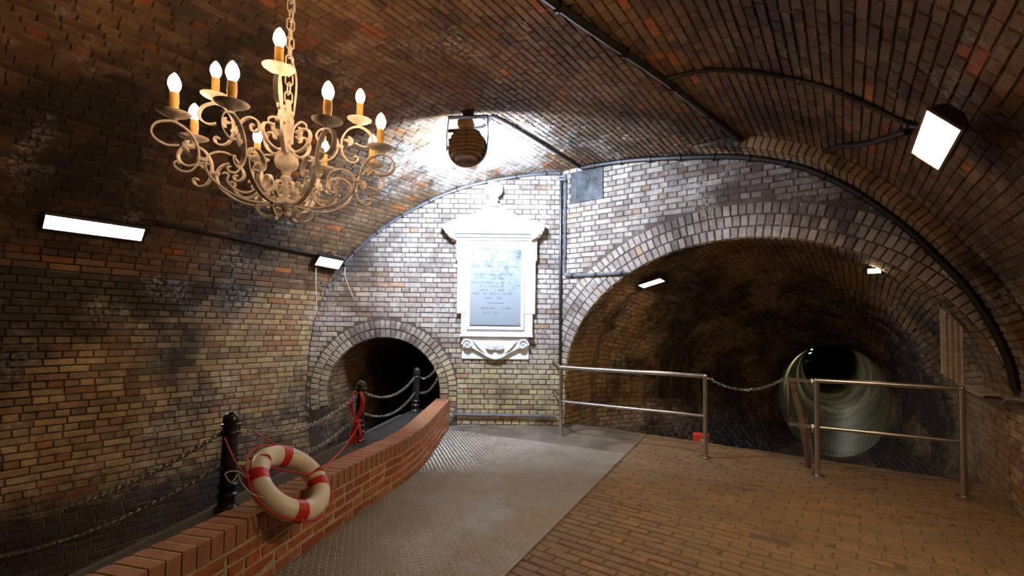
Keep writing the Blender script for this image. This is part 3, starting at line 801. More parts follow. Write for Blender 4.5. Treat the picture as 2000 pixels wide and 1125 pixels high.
# long panel on the left flank
n1 = unit(vnorm(-2.70, True)+np.array([0, 0, -.25]))
C1 = W(-2.655, -4.91, 2.475); floodlamp('linear_light', C1, n1, np.cross(n1, AX_W)*-1, .80, .19, .05, M_GLOW, 'long rectangular warm light panel on the left flank of the vault', 'light', bracket=False)
n2 = unit(vnorm(-2.75, True)*.7+np.array([.35, -.45, -.9]))
C2 = W(-2.60, -2.32, 2.44); floodlamp('flood_light', C2, n2, AX_W, .20, .40, .06, M_GLOW, 'small warm floodlight where left flank meets the end wall', 'light')
# near floodlight at the right
n3 = vnorm(4.0, False); C3 = W(3.98, -2.60, 2.625)
floodlamp('linear_light', C3, n3, AX_W, .215, .74, .07, M_GLOWF, 'bright near light panel with black rounded back on the right vault', 'light', bezel=.014, bracket=False, hood=True)
C4 = W(1.12, .80, 2.235); floodlamp('flood_light', C4, unit([.15, -.25, -1]), AX_W, .38, .26, .06, M_GLOWT, 'small floodlight in the tunnel mouth by the conduit end', 'light')
C5 = W(3.82, .70, 2.235); floodlamp('flood_light', C5, unit(np.array([-.55, -.75, -.30])), AX_Z, .16, .09, .06, M_GLOWT, 'small floodlight on the right side of the tunnel mouth', 'light')
# added lamps standing in for the unseen light inside the far bore
for k, (wv, du, dz, lab) in enumerate(((FW+1.2, -.46, .62, 'added pale lamp just inside the far bore'), (FW+6.0, -.60, .66, 'added pale lamp deeper inside the far bore'), (FW+10, -.6, .65, 'added pale lamp deepest inside the far bore'))):
    dd = wv-FW; floodlamp('added_bore_lamp', W(3.30-.0025*dd*dd+du, wv, .20+dz), unit(-AX_U*.8+AX_W*.35+AX_Z*.25) if k == 0 else unit(AX_U*.45-AX_W*.1-AX_Z*.85), AX_W, .10, .26, .04, M_GLOWX, lab, 'light', bracket=False)

# finned spotlight aimed at the monument
SP = at(913, 290, 5.10); dirs = unit(np.array([.10, 1.0, -.12]))
x, y, z = frame_to(dirs); R3 = Matrix(frame((0, 0, 0), x, y, z).tolist()).to_3x3()
spot = empty('spotlight', SP, R3); tag(spot, 'round finned brown spotlight hanging in a yoke before the monument', 'spotlight')
b = MB(); Mz = np.array(Matrix.Rotation(-PI/2, 4, 'X'))       # lathe z -> local y (backwards)
Mback = np.array(Matrix.Rotation(-PI/2, 4, 'X'))
b.lathe([(.20, -.02), (.215, 0), (.215, .02), (.18, .035), (.15, .06), (.11, .08), (.08, .09), (0.0, .092)], 28, Mback); b.build('reflector_shell', M_HOUSE, spot, True)  # shell coloured darker than the fins, standing in for shade between them
r_ = MB(); r_.tube([(.212*math.cos(a), -.012, .212*math.sin(a)) for a in np.linspace(0, 2*PI, 33)[:-1]], .012, 6, closed=True); r_.build('rim', M_FINS, spot, True)
for k in range(8):
    zz = -.165+.044*k; h = math.sqrt(max(.212**2-zz*zz, .001))*(1 if k % 2 else .94); f = MB()
    pts = [(-h, .02), (-h*.97, .105), (-h*.55, .165), (h*.55, .165), (h*.97, .105), (h, .02)]
    f.add([(a, b_, zz-.004) for a, b_ in pts]+[(a, b_, zz+.004) for a, b_ in pts], [(0, 1, 2, 3, 4, 5), (11, 10, 9, 8, 7, 6)]+[(i, i+6, (i+1) % 6+6, (i+1) % 6) for i in range(6)]); f.build('cooling_fin', M_FINS, spot)
b = MB(); b.box((0, .11, .215), (.17, .13, .10), None, .02); b.build('gear_box', M_FINS, spot)
b = MB(); b.box((0, .172, 0), (.012, .014, .36), None, .003); b.build('spine', M_RUSTY, spot)
g = MB(); g.lathe([(0.0, -.004), (.198, -.004)], 28, Mback); g.v = [(a, -.026, c) for a, b_, c in g.v]; g.build('glass', M_GLOWS, spot, fix=False)
yk = MB(); yk.strip([(-.225, .03, -.04), (-.235, .03, .12), (-.225, .02, .34), (-.22, 0.02, .365)], .035, .008, (0, 1, 0)); yk.strip([(.225, .03, -.04), (.235, .03, .12), (.225, .02, .34), (.22, .02, .365)], .035, .008, (0, 1, 0)); yk.box((0, .02, .37), (.46, .05, .014)); yk.build('yoke', M_HOUSE, spot)
b = MB(); b.box((0, .02, .425), (.12, .06, .10)); b.build('ceiling_mount', M_HOUSE, spot)

# ------------------------------------------------------------------ conduits and cables
def pipe(name, pts, r, mat, label, cat='conduit', clips=0, clipmat=None, smooth=4, n=8):
    P = spline(pts, smooth) if smooth > 1 else np.array(pts, float)
    t = empty(name, tuple(P[0])); tag(t, label, cat); loc = P-P[0]
    MB().tube(loc, r, n).build('pipe', mat, t, True)
    if clips:
        L = np.r_[0, np.cumsum(np.linalg.norm(np.diff(loc, axis=0), axis=1))]
        for k in range(clips):
            s = (k+.5)/clips*L[-1]; c = np.array([np.interp(s, L, loc[:, i]) for i in range(3)]); d = np.array([np.interp(min(s+.02, L[-1]), L, loc[:, i]) for i in range(3)])-c
            MB().tube([c-unit(d)*.012, c+unit(d)*.012], r*1.45, n).build('clip', clipmat or mat, t)
    return t
def onv(u_, w_, d, left=False):           # point d below the hall vault at (u, w)
    zz = float(np.interp(u_, NP[np.argsort(NP[:, 0]), 0], NP[np.argsort(NP[:, 0]), 1])); n2 = vnorm(u_, left); return W(u_, w_, zz)+n2*d
pipe('ceiling_conduit', [onv(u_, w_, .035) for u_, w_ in ((2.63, -.02), (2.52, -.60), (2.40, -1.25), (2.24, -2.15), (2.07, -2.9), (1.93, -3.5), (1.7, -4.6))], .032, M_CONDUIT, 'thick black conduit running diagonally along the vault crown', clips=6)
pipe('ceiling_conduit', [onv(u_, w_, .03) for u_, w_ in ((2.27, -2.10), (2.60, -2.08), (2.98, -2.02), (3.26, -1.98), (3.52, -2.0), (3.71, -1.98), (3.93, -2.02), (4.02, -2.2))], .020, M_CONDUIT, 'thin conduit curving from the crown conduit to the near floodlight', clips=5)
pipe('ceiling_conduit', [onv(u_, w_, .03) for u_, w_ in ((.31, -.03), (.32, -.7), (.325, -1.24), (.30, -2.0))]+[onv(.2, -2.12, .03), onv(.13, -2.12, .12), tuple(SP+x*.2+z*.16+y*.1)], .018, M_CONDUIT, 'dark conduit from the end wall to the finned spotlight', clips=4)
pipe('ceiling_cable', [onv(3.40, -.38, .03), onv(3.55, -.8, .03), onv(3.73, -1.2, .04), onv(3.94, -1.9, .03)], .026, M_CONDUIT, 'black cable from the rib to the near floodlight', 'cable')
ip = [i for i in range(len(PP)) if PP[i, 0] > .32 and PP[i, 1] > .9]
pipe('arch_conduit', [W(*(lambda q: (q[0], -.045, q[1]))(PP[i]+NI[i]*.045)) for i in ip[::4]], .036, M_CONDUIT, 'thick black conduit following the curve of the right end wall', smooth=2, clips=14)
il = [i for i in range(len(PP)) if PP[i, 0] < -.02 and PP[i, 1] > 2.45]
def onL(i, d, o=0.0): q = PP[i]+NI[i]*d; return np.array([OX+q[0]/CT, OY-.03-o, q[1]])
pipe('arch_conduit', [onL(i, .035) for i in il[::4]]+[np.array([.70, OY-.03, 3.90])], .022, M_PIPE, 'grey conduit following the vault edge above the monument', smooth=2, clips=8, clipmat=M_CONDUIT)
pipe('vertical_pipe', [(.735, OY-.035, 3.80), (.735, OY-.035, 2.4), (.745, OY-.035, .95)], .020, M_CONDUIT, 'long thin vertical pipe between monument and large arch', smooth=1, clips=6)
cx = W(.075, -.035, 0)[:2]
pipe('bent_pipe', [(.70, OY-.03, 3.86), (.79, OY-.05, 3.87), tuple(W(.06, -.035, 3.80)), tuple(W(.06, -.035, 3.6)), tuple(W(.06, -.035, 3.0)), tuple(W(.06, -.035, 2.42)), tuple(W(.075, -.035, 2.345)), tuple(W(.15, -.035, 2.315)), tuple(W(.5, -.035, 2.305)), tuple(W(1.0, -.035, 2.30)), tuple(W(1.10, .10, 2.30))], .024, M_PIPE, 'grey pipe dropping beside the grille and turning toward the tunnel lamp', clips=7, clipmat=M_CONDUIT)
pipe('skirting_pipe', [(-.86, OY-.05, .19), (-.1, OY-.05, .185), (.685, OY-.05, .178)], .020, M_PIPE, 'horizontal silver pipe low on the end wall', 'pipe', smooth=1, clips=3)
pipe('flank_cable', [W(-2.60, -4.42, 2.62), W(-2.62, -3.9, 2.60), W(-2.63, -3.3, 2.575), W(-2.66, -2.5, 2.53)], .018, M_CONDUIT, 'dark cable linking the two lamps on the left flank', 'cable')
for k, (dx, dy_, ln, lab) in enumerate(((-.17, -.05, .75, 'long thin wire hanging below the small left floodlight'), (.20, .10, .45, 'short curled wire hanging right of the small left floodlight'))):
    a = C2+np.array([dx, dy_, -.05]); pipe('hanging_wire', [a, a+np.array([.0, 0, -ln*.3]), a+np.array([.02+.05*k, 0, -ln*.7]), a+np.array([.01+.12*k, 0, -ln])], .004, M_WIRE, lab, 'wire', n=5)

# wire-mesh grille high on the right end wall
gr = empty('vent_grille', W(.42, -.02, 3.66)); tag(gr, 'square wire-mesh vent grille high on the end wall beside the pipes', 'grille')
Mg = frame((0, 0, 0), AX_U, AX_W, AX_Z); fr = MB()
fr.box((0, .0, 0), (.53, .012, .47), Mg); fr.build('backing', plain('grey_vent_backing', (.42, .46, .48), .8, var=.9, scale=6), gr)
ms = MB()
for k in range(24): ms.box((-.26+.0226*k, -.012, 0), (.007, .005, .47), Mg)
for k in range(21): ms.box((0, -.014, -.226+.0226*k), (.53, .005, .007), Mg)
o = ms.build('wire_mesh', M_CONDUIT, gr); o['kind'] = 'stuff'

# ------------------------------------------------------------------ white monument on the end wall
mon = empty('wall_monument', (-.24, OY, 1.0)); tag(mon, 'white carved wall monument with pediment, ball finial and inscription plate', 'monument')
MM = np.eye(4); MM[:3, 3] = (.24, 0, -1.0)   # world x, z minus the Empty; y measured from the wall
def mpart(name, mat=M_STONE, parent=None, smooth=False, fn=None):
    b = MB(); fn(b); o = b.build(name, mat, parent or mon, smooth); return o
def body(b):
    b.box((-.245, -.05, 2.30), (1.19, .10, 1.16), MM, .01); b.box((-.23, -.045, 1.92), (1.085, .09, 1.05), MM, .01)
    for s in (-1, 1): b.box((-.245+s*.545, -.055, 2.70), (.14, .11, .33), MM, .012)
mpart('slab', fn=body)
def framei(b):
    for (cx_, cz_, w_, h_) in ((-.255, 2.735, .86, .05), (-.255, 1.505, .86, .05), (-.665, 2.12, .05, 1.20), (.155, 2.12, .05, 1.20)): b.box((cx_, -.110, cz_), (w_, .03, h_), MM, .008)
mpart('inner_frame', fn=framei)
plate = mpart('inscription_plate', M_PLAQUE, fn=lambda b: b.box((-.255, -.118, 2.12), (.77, .03, 1.145), MM, .006))
for sx in (-.60, .09):
    for sz in (1.59, 2.65): mpart('rosette', M_PLAQUE, plate, True, lambda b: b.lathe([(.018, 0), (.016, .008), (0, .012)], 10, frame((sx+.24, -.133, sz-1.0), (1, 0, 0), (0, 0, 1), (0, -1, 0))))
def carve(row_z, x0, x1, h):              # one line of worn, unreadable lettering
    rr = random.Random(int(row_z*1000)); b = MB(); xx = x0
    while xx < x1-.012:
        w_ = rr.uniform(.012, .024)
        if rr.random() < .82:
            b.box((xx+.002, -.1345, row_z), (.0045, .003, h*rr.uniform(.6, 1)), MM)
            if rr.random() < .6: b.box((xx+w_*.45, -.1345, row_z+h*rr.choice((-.42, 0, .42))), (w_*.75, .003, .0045), MM)
            if rr.random() < .5: b.box((xx+w_*.8, -.1345, row_z), (.0045, .003, h*rr.uniform(.5, 1)), MM)
        xx += w_+.008
    return b
px0, ppx = -.645, .786/625.
for ty, a, c in ((300, 330, 620), (360, 150, 750), (410, 380, 490), (460, 150, 650), (515, 370, 560), (565, 140, 650), (610, 270, 560), (660, 270, 570), (705, 180, 660), (760, 330, 550), (890, 260, 630), (945, 310, 490)):
    carve(2.70-(ty-140)*1.156/970, px0+(a-140)*ppx, px0+(c-140)*ppx, .036).build('worn_lettering', M_LETTER, plate)['kind'] = 'stuff'
mpart('divider_rule', M_LETTER, plate, fn=lambda b: b.box((-.25, -.1345, 2.70-685*1.156/970), (.25, .003, .006), MM))
def cornice(b):
    for z_, w_, d_ in ((2.865, 1.30, .13), (2.905, 1.38, .17), (2.95, 1.46, .21), (2.99, 1.50, .23)): b.box((-.29, -d_/2, z_), (w_, d_, .042), MM, .006)
mpart('cornice', fn=cornice)
def pedi(b):
    L = [(-1.06, 3.07), (-1.03, 3.02), (-.95, 3.0), (.36, 3.0), (.44, 3.02), (.47, 3.09), (.40, 3.12), (.22, 3.17), (.05, 3.23), (-.10, 3.31), (-.20, 3.38), (-.29, 3.41), (-.38, 3.38), (-.48, 3.31), (-.63, 3.23), (-.80, 3.17), (-.98, 3.12)]
    b.prism([(x_, z_) for x_, z_ in L], -.17, -.0, MM, .02)
mpart('pediment', fn=pedi)
mpart('pediment_roundel', smooth=True, fn=lambda b: b.lathe([(.15, 0), (.15, .02), (.125, .035), (.10, .02), (.06, .045), (0, .055)], 24, frame((-.29+.24, -.17, 3.16-1.0), (1, 0, 0), (0, 0, 1), (0, -1, 0))))
for s, cx_ in ((-1, -1.0), (1, .40)):     # scrolled brackets under the ends of the pediment
    def ear(b):
        pts = [(cx_+s*.06, 3.08), (cx_+s*.075, 3.02), (cx_+s*.04, 2.98), (cx_-s*.01, 2.95), (cx_-s*.02, 2.90), (cx_-s*.08, 2.86), (cx_-s*.12, 2.84), (cx_-s*.12, 2.93), (cx_-s*.05, 3.0)]
        b.prism(pts, -.20, -.01, MM)
    mpart('scroll_bracket', fn=ear)
mpart('finial', smooth=True, fn=lambda b: b.lathe([(.12, -.06), (.12, -.02), (.07, 0), (.06, .03), (.085, .055), (.06, .085), (.075, .10), (.125, .15), (.142, .20), (.13, .26), (.09, .305), (.04, .325), (0, .33)], 24, frame((-.30+.24, -.15, 3.40-1.0), (1, 0, 0), (0, 1, 0), (0, 0, 1))))
def apron(b):
    b.box((-.25, -.02, 1.21), (1.02, .04, .36), MM, .006)
mpart('apron_slab', fn=apron)
mpart('sill', fn=lambda b: b.box((-.23, -.075, 1.39), (1.10, .15, .04), MM, .008))
def sw(b):
    pts = [(-.74, 1.37), (-.755, 1.27), (-.735, 1.20), (-.68, 1.175), (-.61, 1.20), (-.56, 1.17), (-.48, 1.13), (-.40, 1.07), (-.33, 1.035), (-.25, 1.02), (-.17, 1.035), (-.10, 1.07), (-.02, 1.13), (.06, 1.17), (.11, 1.20), (.18, 1.175), (.235, 1.20), (.255, 1.27), (.24, 1.37)]
    b.prism(pts, -.10, -.0, MM, .015)
mpart('apron_swag', fn=sw)
for s in (-1, 1):
    def vol(b):
        c = (-.25+s*.42, 1.255); P = [(c[0]+.24+s*(.085-.0026*k)*math.cos(k*.32), -.115, c[1]-1.0+(.085-.0026*k)*math.sin(k*.32)) for k in range(30)]
        b.tube(P, .016, 6)
    mpart('volute', smooth=True, fn=vol)
    for k in range(3):
        def leaf(b):
            P = [(-.25+.24+s*(.33-.03*j-.02*k), -.105-.01*math.sin(j), 1.32-1-.035*j-.03*k+.01*j*k*.3) for j in range(6)]
            b.tube(P, [.012, .018, .02, .018, .012, .005], 6)
        mpart('acanthus_leaf', smooth=True, fn=leaf)
for k in range(7):                         # shell
    a = PI/2+(k-3)*.42
    mpart('shell_rib', smooth=True, fn=lambda b: b.tube([(-.25+.24+r*math.cos(a), -.115-.03*math.sin(min(r/.14, 1)*PI), 1.17-1+r*math.sin(a)) for r in (.015, .05, .09, .12, .14)], [.008, .015, .022, .024, .012], 6))

# ------------------------------------------------------------------ chandelier
CH = np.array([-1.397, 2.80, 2.623])
ch = empty('chandelier', CH, Matrix.Rotation(math.radians(4.5), 3, Vector((.895, .444, 0)))); tag(ch, 'large off-white wrought-iron chandelier with electric candles hanging from the vault', 'chandelier')
def rz(pts): return [(r, 0, z) for r, z in pts]
BAR, THK = .024, .0095
def zs(pts): return np.array([(r, z if z > -.14 else -.14+(z+.14)*.84) for r, z in pts])
def curl(c, r0, r1, a0, a1, n=14): return [(c[0]+(r0+(r1-r0)*k/n)*math.cos(a0+(a1-a0)*k/n), c[1]+(r0+(r1-r0)*k/n)*math.sin(a0+(a1-a0)*k/n)) for k in range(n+1)]
SCROLL = spline([(.545, -.156), (.60, -.166), (.648, -.145), (.664, -.110), (.645, -.066), (.60, -.043), (.562, -.04), (.507, -.068), (.466, -.125), (.455, -.185), (.462, -.235), (.488, -.275), (.525, -.288), (.557, -.275), (.566, -.253), (.552, -.240), (.540, -.250)], 5)
MAIN = spline([(.300, -.222), (.318, -.234), (.312, -.256), (.287, -.262), (.264, -.243), (.258, -.212), (.275, -.172), (.312, -.146), (.352, -.142), (.395, -.163), (.421, -.205), (.424, -.255), (.407, -.305), (.370, -.350), (.305, -.398), (.22, -.430), (.13, -.430), (.05, -.410)], 5)
INNER = spline([(.345, -.285), (.328, -.272), (.312, -.285), (.318, -.322), (.285, -.365), (.235, -.382), (.19, -.362), (.168, -.322), (.180, -.292), (.203, -.292), (.206, -.312)], 5)
def proto_candle(parent, r, z, s=1.0):
    Mc = frame((r, 0, z), (1, 0, 0), (0, 1, 0), (0, 0, 1))
    cup = MB().lathe([(.012, -.035), (.022, -.022), (.035, -.015), (.060, -.006), (.078, .006), (.080, .011), (.068, .010), (.045, .002), (.026, .004), (.026, .02), (0, .02)], 20, Mc).build('drip_cup', M_CHAND, parent, True)
    rr = random.Random(int(r*1000)); pf_ = [(.0225, .02)]+[(.0225+rr.uniform(-.0012, .0016), .02+.012*k) for k in range(1, 8)]+[(.022, .112), (.014, .114), (0, .114)]
    MB().lathe(pf_, 12, Mc).build('candle_sleeve', M_CANDLE, cup, True)
    MB().lathe([(.013, .112), (.020, .122), (.0285, .142), (.031, .158), (.028, .176), (.019, .196), (.008, .210), (0, .216)], 12, Mc).build('bulb', M_BULB, cup, True)
    return cup
arm = empty('arm'); arm.parent = ch; arm.matrix_basis = Matrix.Identity(4)
def leaf3(parent, r, z, s, nm='leaf'):
    b = MB()
    for a, l in ((.9, .05), (0, .06), (-.9, .05)):
        b.tube([(r+s*q*l*math.cos(a), 0, z+q*l*math.sin(a)*.8) for q in (0, .35, .7, 1)], [.008, .014, .012, .003], 6)
    return b.build(nm, M_CHAND, parent, True)
m_ = MB().strip(rz(zs(MAIN)), BAR, THK).build('main_scroll', M_CHAND, arm, True)
MB().strip(rz(SCROLL), BAR, THK).build('outer_scroll', M_CHAND, arm, True)
MB().strip(rz(zs(INNER)), BAR*.85, THK).build('inner_scroll', M_CHAND, arm, True)
MB().box((.438, 0, -.205), (.05, .028, .022), None, .004).build('clamp', M_CHAND, arm)
leaf3(arm, .53, -.15, -1)
MB().strip(rz(zs(spline([(.155, -.435), (.165, -.475), (.13, -.515), (.085, -.515), (.06, -.485), (.075, -.462), (.095, -.472)], 5))), BAR*.85, THK).build('pendant_scroll', M_CHAND, arm, True)
MB().strip(rz(zs(spline([(.05, -.36), (.09, -.385), (.125, -.35), (.12, -.295), (.085, -.265), (.06, -.285), (.075, -.305)], 5))), BAR*.85, THK).build('hub_scroll', M_CHAND, arm, True)
proto_candle(arm, .57, 0.0)
for k in range(8):
    a = arm if k == 0 else copy_tree(arm, ch)
    a.matrix_basis = Matrix.Rotation(math.radians(-134.4+45*k), 4, 'Z')
ua = empty('upper_arm'); ua.parent = ch
sh = np.array([-.13, .255])
MB().strip(rz(SCROLL+sh), BAR, THK).build('outer_scroll', M_CHAND, ua, True)
MB().strip(rz(spline([(.205, .105), (.222, .092), (.213, .065), (.185, .062), (.168, .090), (.185, .128), (.225, .145), (.27, .125), (.302, .075), (.295, .01), (.25, -.045), (.17, -.075), (.09, -.075), (.03, -.055)], 5)), BAR, THK).build('main_scroll', M_CHAND, ua, True)
MB().box((.314, 0, .055), (.045, .028, .022), None, .004).build('clamp', M_CHAND, ua); leaf3(ua, .40, .105, -1)
proto_candle(ua, .44, .255)
for k, an in enumerate((-70, 38, 182)):
    a = ua if k == 0 else copy_tree(ua, ch); a.matrix_basis = Matrix.Rotation(math.radians(an), 4, 'Z')
ls = empty('leaf_scroll'); ls.parent = ch
MB().strip(rz(spline([(.025, -.03), (.07, -.055), (.125, -.045), (.165, -.01), (.18, .035), (.16, .07), (.12, .075), (.10, .06)], 5)), BAR, THK).build('scroll_bar', M_CHAND, ls, True); leaf3(ls, .115, .062, -1)
for k in range(4):
    a = ls if k == 0 else copy_tree(ls, ch); a.matrix_basis = Matrix.Rotation(math.radians(-20+90*k), 4, 'Z')
for k in range(4):
    o = MB().strip(rz(spline([(.022, .0), (.028, .06), (.04, .11), (.075, .145), (.105, .13), (.10, .105), (.085, .108)], 5)), BAR*.85, THK).build('top_hook', M_CHAND, ch, True); o.matrix_basis = Matrix.Rotation(math.radians(25+90*k), 4, 'Z')
MB().lathe(zs([(0, -.52), (.014, -.51), (.02, -.49), (.012, -.475), (.03, -.455), (.05, -.43), (.055, -.405), (.035, -.385), (.025, -.36), (.025, -.25), (.032, -.24), (.032, -.22), (.022, -.21), (.03, -.175), (.06, -.15), (.07, -.115), (.064, -.085), (.035, -.065), (.022, -.055), (.022, .16), (.034, .165), (.034, .19), (.02, .20), (.016, .26), (0, .262)]).tolist(), 20).build('stem', M_CHAND, ch, True)
MB().box((0, 0, .08), (.052, .052, .16), None, .006).build('stem_sleeve', M_CHAND, ch)
# links hanging from the vault
lk = []
def chain_links(P0, P1, sag, pitch, r, mat, ll=1.35, pts=None, seg=10, nt=5):
    if pts is None:
        P0, P1 = np.array(P0, float), np.array(P1, float); tt = np.linspace(0, 1, 60); pts = P0[None]*(1-tt)[:, None]+P1[None]*tt[:, None]; pts[:, 2] -= sag*4*tt*(1-tt)
    L = np.r_[0, np.cumsum(np.linalg.norm(np.diff(pts, axis=0), axis=1))]; n = max(1, int(round(L[-1]/pitch))); b = MB()
    for k in range(n):
        s = (k+.5)/n*L[-1]; c = np.array([np.interp(s, L, pts[:, i]) for i in range(3)]); d = np.array([np.interp(min(s+.01, L[-1]), L, pts[:, i])-np.interp(max(s-.01, 0), L, pts[:, i]) for i in range(3)])
        d = unit(d); h = np.cross(d, (0, 0, 1.0)); h = unit(h) if np.linalg.norm(h) > 1e-3 else np.array([1.0, 0, 0]); v = np.cross(h, d)
        q = h*.75+v*.66 if k % 2 else h*.75-v*.66
        q = unit(q); hl, hw = pitch*ll/2, pitch*.40
        P = []
        for a in np.linspace(0, 2*PI, seg+1)[:-1]: P.append(c+d*(math.cos(a)*hw+math.copysign(hl-hw, math.cos(a)))+q*math.sin(a)*hw)
        b.tube(P, r, nt, closed=True)
    return b
TOPZ = 3.97-CH[2]
b = chain_links((0, 0, .25), (0, 0, TOPZ), 0, .055, .0045, M_CHAND); b.build('suspension_chain', M_CHAND, ch, True)
MB().tube(spline([(.03, .01, .18), (.035, .02, .4), (-.012, .015, .6), (.018, 0, .85), (-.008, .01, 1.1), (.0, 0, TOPZ)], 6), .006, 6).build('flex', M_CHAND, ch, True)
MB().lathe([(.055, TOPZ), (.05, TOPZ-.03), (.02, TOPZ-.05), (0, TOPZ-.05)], 16).build('ceiling_rose', M_CHAND, ch, True)

# ------------------------------------------------------------------ bollards, chains, lifebuoy
BP = [(-1.927, 3.174), (-1.666, 5.10), (-1.421, 6.88)]; BZ = .25
bl = empty('bollard'); 
prof_b = [(.075, 0), (.078, .015), (.060, .03), (.052, .045), (.052, .085), (.062, .09), (.066, .103), (.060, .115), (.052, .12), (.050, .15), (.060, .155), (.064, .168), (.058, .18), (.049, .185), (.047, .50), (.055, .505), (.058, .520), (.054, .532), (.050, .535), (.048, .560)]
MB().lathe(prof_b, 20).build('shaft', M_IRON, bl, True)
MB().lathe([(.048, .560), (.060, .566), (.062, .580), (.052, .586), (.052, .600), (.048, .625), (.036, .645), (.018, .656), (0, .659)], 20).build('domed_cap', M_IRON, bl, True)
for s in (-1, 1):
    e = MB().tube([(s*.004, s*(.05+.018+.018*math.cos(a)), .53+.018*math.sin(a)) for a in np.linspace(0, 2*PI, 11)[:-1]], .005, 5, closed=True).build('chain_eye', M_IRON, bl, True)
    e = MB().tube([(s*.004, s*(.05+.016+.018*math.cos(a)), .30+.018*math.sin(a)) for a in np.linspace(0, 2*PI, 11)[:-1]], .005, 5, closed=True).build('chain_eye', M_IRON, bl, True)
labs = ['black iron bollard nearest the camera with the lifebuoy beside it', 'black iron bollard with the coiled red rope', 'farthest black iron bollard in front of the small dark arch']
for k, (x_, y_) in enumerate(BP):
    o = bl if k == 0 else copy_tree(bl)
    o.matrix_world = Matrix.Translation((x_, y_, BZ)) @ Matrix.Rotation(math.radians(1.6), 4, 'Y') @ Matrix.Rotation(math.radians(-7.5), 4, 'Z'); tag(o, labs[k], 'bollard', 'black bollards behind the low wall')
def chain(P0, P1, sag, label, pitch=.038, r=.0036, mat=M_DCHAIN, group='chains between the bollards'):
    b = chain_links(P0, P1, sag, pitch, r, mat, 1.45); c = np.array(P0, float); b.v = (np.array(b.v)-c).tolist(); o = b.build('chain', mat, None, True); o.location = c; tag(o, label, 'chain', group); return o
def bpt(k, h, s): x_, y_ = BP[k]; return (x_+.012+s*.010, y_+s*.075, BZ+h)
for h, nm in ((.52, 'upper'), (.29, 'lower')):
    chain(W(-3.13, -6.2, 0 if nm == 'upper' else -.465), np.array(bpt(0, h, 0))-(.055, 0, 0), .357 if nm == 'upper' else .274, nm+' chain drooping from the nearest bollard across the channel to the left')
    chain(bpt(0, h, 1), bpt(1, h, -1), .15, nm+' chain between the lifebuoy bollard and the rope bollard')
    chain(bpt(1, h, 1), bpt(2, h, -1), .15, nm+' chain between the rope bollard and the farthest bollard')
    chain(bpt(2, h, 1), (-1.10, OY-.02, .98 if nm == 'upper' else .78), .11, nm+' chain from the farthest bollard to the arch edge')
for zz, nm in ((.98, 'upper'), (.78, 'lower')):
    h_ = MB().tube([(.02*math.cos(a), 0, .02*math.sin(a)) for a in np.linspace(0, 2*PI, 11)[:-1]], .006, 5, closed=True).build('wall_hook', M_LIME, None, True); h_.location = (-1.10, OY-.03, zz+.01); tag(h_, nm+' lime-green chain hook on the arch edge', 'hook')
for h, nm in ((.52, 'upper'), (.29, 'lower')):
    h_ = MB().tube(spline([(0, 0, 0), (.01, .03, -.005), (.02, .06, -.012), (.015, .035, -.02), (0, .01, -.008)], 4), .006, 5).build('chain_hook', M_LIME, None, True); h_.location = bpt(0, h, 1); tag(h_, nm+' lime-green snap hook on the nearest bollard', 'hook')

# lifebuoy leaning on the low wall
i0 = int(np.argmin(np.abs(PF[:, 1]-2.93))); E0 = np.array([PF[i0, 0], PF[i0, 1], PH]); q, n_, t_ = pf(PFL[i0]); NR = np.array([n_[0], n_[1], 0]); TR = np.array([-t_[0], -t_[1], 0])
LEAN = math.radians(47); mR = NR*math.cos(LEAN)+AX_Z*math.sin(LEAN); vR = -NR*math.sin(LEAN)+AX_Z*math.cos(LEAN)
RB, RT = .215, .064
LC = E0+mR*(RT+.012)+vR*.06
lb = empty('lifebuoy', LC, Matrix(frame((0, 0, 0), TR, vR, mR).tolist()).to_3x3()); tag(lb, 'cream lifebuoy with four red bands leaning on the low brick wall', 'lifebuoy')
MB().tube([(RB*math.cos(a), RB*math.sin(a), 0) for a in np.linspace(0, 2*PI, 49)[:-1]], RT, 16, closed=True).build('ring', M_CREAM, lb, True)
for k in range(4):
    a0 = math.radians(-30+90*k); P = [(RB*math.cos(a0+d), RB*math.sin(a0+d), 0) for d in np.linspace(-.15, .15, 7)]
    MB().tube(P, RT+.003, 16).build('red_band', M_REDTAPE, lb, True)
for k in range(4):
    a0 = math.radians(-30+90*k); a1 = a0+PI/2; R2 = RB+RT+.006
    P = [((R2+(.018*math.sin((d-a0)/(a1-a0)*PI)))*math.cos(d), (R2+(.018*math.sin((d-a0)/(a1-a0)*PI)))*math.sin(d), .012) for d in np.linspace(a0, a1, 14)]
    MB().tube(P, .006, 6).build('grab_line', M_ROPE, lb, True)
    MB().tube([((R2-.004)*math.cos(a0), (R2-.004)*math.sin(a0), -.012), ((R2+.006)*math.cos(a0), (R2+.006)*math.sin(a0), .018)], .013, 6).build('rope_knot', M_ROPE, lb, True)
def lbp(deg, r, d=0.0): a = math.radians(deg); return LC+TR*r*math.cos(a)+vR*r*math.sin(a)+mR*d
def rope(name, pts, label, r=.0055, mat=M_ROPE, k=8, cat='rope'):
    P = spline(pts, k); c = P[0].copy(); o = MB().tube(P-c, r, 6).build(name, mat, None, True); o.location = c; tag(o, label, cat); return o
left_deg = 153
rope('rope', [np.array(bpt(0, .50, -1))+(.02, 0, 0), (np.array(bpt(0, .50, -1))+lbp(left_deg, RB+RT+.01, .0))/2+np.array([.02, -.02, -.005]), lbp(left_deg, RB+RT+.012, .01)], 'taut red rope from the nearest bollard to the left of the lifebuoy')
rope('rope', [np.array(bpt(0, .49, 1))+(.05, .12, -.01), (np.array(bpt(0, .49, 1))+lbp(66, RB+RT, 0))/2+np.array([.03, .06, .0]), lbp(66, RB+RT+.012, .01)], 'red rope from the nearest bollard hook to the top of the lifebuoy')
